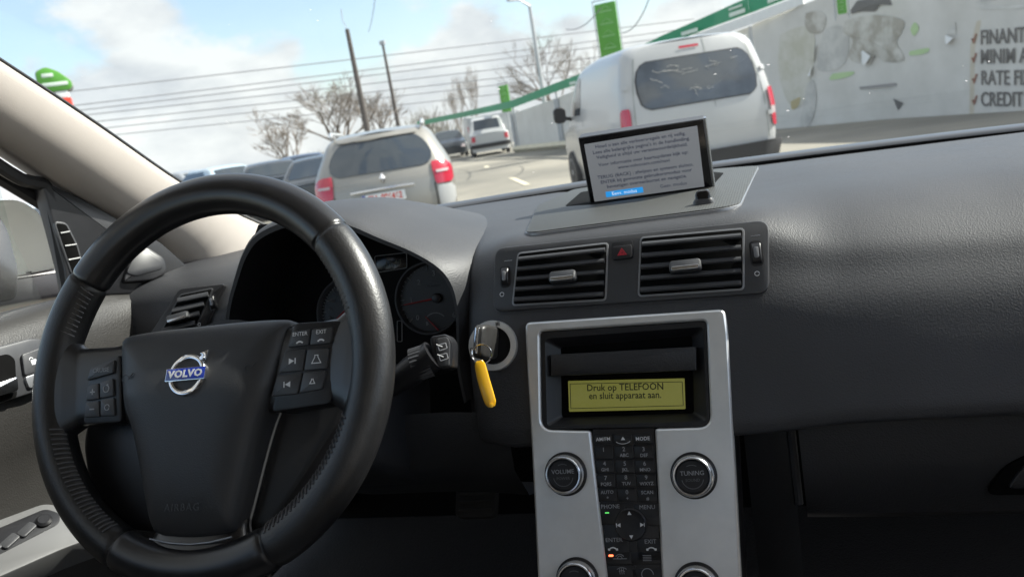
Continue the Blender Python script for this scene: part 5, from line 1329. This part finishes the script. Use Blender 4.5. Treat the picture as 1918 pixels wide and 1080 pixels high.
# upright green banners on posts
def flag(px0, py0, px1, py1, depth, wpx, label, ring=True):
    a = D(px0, py0, depth); b = D(px1, py1, depth); b = V((a.x, a.y, b.z)); w_ = wpx/FPX*depth
    root = thing('upright_banner', (a.x, a.y, GZ), label, 'banner', 'upright green banners on posts')
    fr = Frame((a+b)/2, (1, -.2, 0), (-.2, -1, 0)); hgt = (a-b).length
    pn = MB().plate(fr, rrect(w_, hgt, .03, 3), -.03, .03, .01).build('banner_panel', M['green'], root)
    for k in range(5):
        y = hgt*(.40-k*.2); MB().plate(fr, rrect(w_*.62, hgt*.02, .005, 2, 0, y-.06), .03, .033, .001).build('banner_lettering', M['softtext'], pn)
        MB().tube([fr.w(-w_*.22, y, .031), fr.w(0, y+hgt*.05, .031), fr.w(w_*.22, y, .031)], .012, 4).build('banner_sign', M['softtext'], pn)
    mb = MB()
    for s in (-1, 1): mb.tube([fr.w(s*(w_/2+.05), hgt/2+.12, 0), fr.w(s*(w_/2+.05), -hgt/2-.1, 0)], .018, 6)
    mb.tube([fr.w(-w_/2-.05, hgt/2+.1, 0), fr.w(w_/2+.05, hgt/2+.1, 0)], .018, 6)
    if ring: mb.tube([fr.w(0, -hgt/2, 0), (a.x, a.y, GZ)], .035, 8)
    if ring: mb.tube([fr.w(w_*.45*cos(R(i*12)), hgt/2+.1+w_*.45*sin(R(i*12)), 0) for i in range(16)], .010, 5)
    mb.build('banner_post', M['steel'], root)
flag(1132, 6, 1142, 120, 27, 42, 'large upright green banner left of the white van roof')
flag(942, 160, 947, 210, 40, 18, 'small distant upright green banner at the far end of the wall')
flag(1572, -40, 1572, 27, 17.5, 16, 'green banner tip at the top edge above the torn banner', False)

# ---------------------------------------------------------------- roadside sign far left
a = D(98, 152, 26)
sg_ = thing('pylon_sign', (a.x, a.y, GZ), 'green rounded pylon sign with red panel above the beige pillar trim', 'sign')
FSg = Frame(a, (cos(R(42)), sin(R(42)), 0), (sin(R(42)), -cos(R(42)), 0)); FSg = Frame(a, (.72, .66, 0), (.62, -.78, 0))
k = 26/FPX*.78
o = rpoly([(-34*k, -26*k), (-34*k, 26*k), (-8*k, 36*k), (18*k, 22*k), (42*k, -4*k), (42*k, -18*k), (34*k, -26*k)], .12, 5)
MB().plate(FSg, o, -.45, 0, .03).build('sign_edge', M['greyboard'], sg_)
pn = MB().plate(FSg, inset(o, .02), -.02, .02, .01).build('sign_face', M['green'], sg_)
MB().plate(FSg, rrect(26*k, 9*k, .03, 2, -8*k, 14*k), .02, .03, .004).build('sign_lettering', M['bannertext'], pn)
MB().plate(FSg, rrect(58*k, 9*k, .03, 2, 4*k, -8*k), .02, .03, .004).build('sign_lettering', M['bannertext'], pn)
MB().plate(FSg, rrect(28*k, 16*k, .03, 2, 14*k, -34*k), -.3, 0, .01).build('sign_neck', M['whiteboard'], sg_)
MB().plate(FSg, rrect(26*k, 70*k, .03, 2, 18*k, -77*k), -.3, .01, .01).build('sign_panel', M['redboard'], sg_)
MB().tube([FSg.w(14*k, -60*k, -.2), (FSg.w(14*k, 0, -.2).x, FSg.w(14*k, 0, -.2).y, GZ)], .12, 8).build('sign_post', M['steel'], sg_)

# ---------------------------------------------------------------- poles, lamps, wires
def pole(name, top, bot, depth, r0, r1, mt, label, cat, arm=None, group=None):
    a = D(*top, depth); a2 = D(*bot, depth); root = thing(name, (a.x, a.y, GZ), label, cat, group)
    lean = (a2-a); b = V((a.x + lean.x*.2, a.y, GZ))
    MB().tube([b, b.lerp(a, .5), a], [r0, (r0+r1)/2, r1], 10).build('shaft', mt, root)
    if arm:
        e = D(*arm, depth-.5); p = MB(); p.tube([a, a.lerp(e, .5)+V((0, 0, .12)), e], [.05, .045, .04], 8); p.build('lamp_arm', M['steel'], root)
        fr = Frame(e, (e-a).normalized(), (0, 0, 1)); MB().plate(fr, rrect(.6, .2, .08, 4, -.1, 0), -.06, .05, .03).build('lamp_head', M['steel'], root)
    return root, a
w1_, pa_ = pole('utility_pole', (650, 55), (691, 248), 42, .17, .10, M['pole'], 'dark wooden utility pole left of centre, taller than its neighbour', 'utility pole', arm=None)
MB().tube([pa_, pa_+V((-.15, 0, .45)), pa_+V((-.1, 0, .95))], .02, 5).build('lightning_rod', M['steel'], w1_)
w2_, pb_ = pole('lamp_pole', (717, 84), (747, 240), 50, .14, .07, M['pole'], 'thin dark lamp pole just right of the wooden utility pole', 'lamp pole')
MB().box(pb_+V((0, 0, .1)), (.3, .2, .22)).build('lamp_head', M['steel'], w2_)
pole('street_lamp', (992, 12), (1017, 180), 40, .12, .075, M['steel'], 'pale steel street lamp with curved arm above the distant cars', 'street lamp', arm=(957, 0))
WG = 'overhead wires across the sky'
WIRES = [((0, 186), (1300, 36), 46, 60, .1, 'topmost of the overhead wires crossing the sky'), ((0, 214), (1300, 52), 46, 60, .2, 'second highest overhead wire crossing the sky'), ((0, 224), (1330, 60), 45, 58, .2, 'thick overhead wire in the upper bundle'),
         ((60, 226), (1330, 82), 50, 60, .2, 'overhead wire at the middle of the bundle'), ((60, 240), (1330, 100), 50, 60, .2, 'thin overhead wire below the middle of the bundle'), ((100, 250), (1330, 112), 52, 62, .2, 'lowest overhead wire but one'),
         ((120, 262), (1250, 140), 55, 64, .2, 'lowest overhead wire crossing the sky')]
for (a, b, d0, d1, sag, lab) in WIRES:
    A_ = D(*a, d0); B_ = D(*b, d1); pts = [A_.lerp(B_, i/24) - V((0, 0, sag*4*(i/24)*(1-i/24)*.45)) for i in range(25)]
    o = MB().tube(pts, .032, 5).build('overhead_wire', M['wire'], None)
    tag(o, lab, 'wire', WG)
for (a, b, d0, d1, lab) in (((1060, 55), (1125, 15), 30, 24, 'short slack wire left of the large green banner'), ((1165, 62), (1215, 0), 26, 22, 'short wire right of the large green banner'), ((690, 60), (706, -40), 45, 30, 'thin wire rising from the utility pole')):
    A_ = D(*a, d0); B_ = D(*b, d1); pts = [A_.lerp(B_, i/8) - V((0, 0, .2*4*(i/8)*(1-i/8))) for i in range(9)]
    tag(MB().tube(pts, .014, 5).build('slack_wire', M['wire'], None), lab, 'wire', 'slack wires')

# ---------------------------------------------------------------- bare trees
def tree(px, base_y, top_y, depth, seed, label, spread=1.0, levels=6, thick=.16, fork=.25, mt=None, tint=None, upright=.0, width=None):
    rnd = random.Random(seed); b = D(px, base_y, depth); t = D(px, top_y, depth); H = t.z - GZ
    root = thing('bare_tree', (b.x, b.y, GZ), label, 'tree', 'bare winter trees behind the lot')
    trunk, crown = MB(), MB()
    def seg(mb, p, q, r0, r1, n): mb.tube([p, (p+q)/2 + V((rnd.uniform(-.03, .03), rnd.uniform(-.03, .03), 0))*(q-p).length, q], [r0, (r0+r1)/2, r1], n, cap=False)
    def grow(p, d, ln, r, lv):
        q = p + d*ln
        seg(crown if lv > 0 else trunk, p, q, r, r*.70, 6 if lv < 2 else 4 if lv < 4 else 3)
        if lv >= levels: return
        k_ = (4 if lv == 0 else rnd.choice((2, 3)) if lv < 3 else rnd.choice((2, 2, 3)) if lv < 4 else rnd.choice((2, 3, 3)))
        for k in range(k_):
            ax = V((rnd.gauss(0, 1), rnd.gauss(0, 1), 0)); ax = (ax - d*ax.dot(d)).normalized()
            an = (rnd.uniform(.35, .80) if k or lv == 0 else rnd.uniform(.05, .3))*spread
            nd = (d*cos(an) + ax*sin(an) + V((0, 0, .13+upright))).normalized()
            st = p.lerp(q, rnd.uniform(.55, 1.0)) if k and lv else q
            grow(st, nd, ln*(rnd.uniform(.95, 1.25) if lv == 0 else rnd.uniform(.66, .90)), max(.010, r*(.55 if lv < 2 else .6)), lv+1)
    base_ = V((b.x, b.y, GZ)); tr = H*fork
    grow(base_, V((rnd.uniform(-.05, .05), 0, 1)).normalized(), tr, thick, 0)
    zs = max(v.z for v in crown.v) - GZ; s = H/zs
    rr = sorted(V((v.x-base_.x, v.y-base_.y)).length for v in crown.v); sx = s if width is None else (width*depth/FPX/2)/rr[int(len(rr)*.97)]
    for mb in (trunk, crown): mb.v = [V((base_.x+(v.x-base_.x)*sx, base_.y+(v.y-base_.y)*sx, GZ+(v.z-GZ)*s)) for v in mb.v]
    trunk.build('trunk', mt or M['bark'], root, 60); crown.build('crown', mt or M['bark'], root, 0)
tree(642, 250, 136, 48, 3, 'broad bare tree behind the utility pole', 1.0, 7, .20, .20, width=250)
tree(715, 250, 165, 56, 12, 'bare tree rising behind the beige estate roof', 1.0, 6, .14, .18, mt=M['bark2'], width=120)
tree(548, 300, 190, 44, 8, 'bare tree with pale thin branches left of the utility pole', 1.0, 6, .11, .16, mt=M['bark2'], width=165)
tree(1044, 180, 42, 52, 21, 'tall bare tree beside the street lamp', 1.0, 7, .20, .20, width=190)
tree(1092, 150, 82, 58, 5, 'smaller bare tree near the large green banner', 1.0, 6, .12, mt=M['bark2'], width=90)
tree(890, 215, 118, 60, 17, 'slender bare tree left of the small green banner', .7, 6, .10, .22, mt=M['bark2'], upright=.25, width=62)
tree(858, 215, 140, 64, 33, 'slim pale bare tree in the gap of the wires', .7, 6, .09, .22, mt=M['bark2'], upright=.25, width=52)
tree(800, 240, 205, 90, 41, 'low distant bare tree over the far cars', 1.0, 6, .14, width=70)
# far line of scrub and low buildings
rnd = random.Random(4); mb = MB()
for k in range(28):
    px = 590+k*9.5; a = D(px, 300, 95+rnd.uniform(-6, 6)); h = rnd.uniform(1.2, 2.2) + (2.6 if 19 < k < 27 else 0)
    for j in range(26):
        p = V((a.x+rnd.gauss(0, .9), a.y+rnd.gauss(0, .9), GZ)); q = p+V((rnd.gauss(0, .8), rnd.gauss(0, .3), h*rnd.uniform(.5, 1)))
        mb.tube([p, q], [.09, .02], 3, cap=False)
tag(mb.build('far_scrub', M['farwood'], None, 0), kind='stuff')
# parking line painted on the lane beside the wall
def marked(px, py):
    q = on_ground(px, py)
    for _ in range(4): q = on_ground(px, py, gz(q.x, q.y)+.008)
    return q
l0 = marked(909, 311); l1 = marked(988, 346)
d_ = (l1-l0).normalized(); s_ = V((-d_.y, d_.x, 0))*.07
tag(mesh('road_marking', [l0-s_, l0+s_, l1+s_, l1-s_], [(0, 1, 2, 3)], M['line'], None, 0), kind='structure')

# lettering becomes plain mesh
dg = bpy.context.evaluated_depsgraph_get(); dg.update()
for o in [o for o in SC.objects if o.type == 'FONT']:
    me = bpy.data.meshes.new_from_object(o.evaluated_get(dg)); nm = o.name; par = o.parent; ml = o.matrix_local.copy()
    cu = o.data; bpy.data.objects.remove(o); bpy.data.curves.remove(cu)
    if not me.materials: continue
    n_ = bpy.data.objects.new(nm, me); COL.objects.link(n_); n_.parent = par; n_.matrix_local = ml
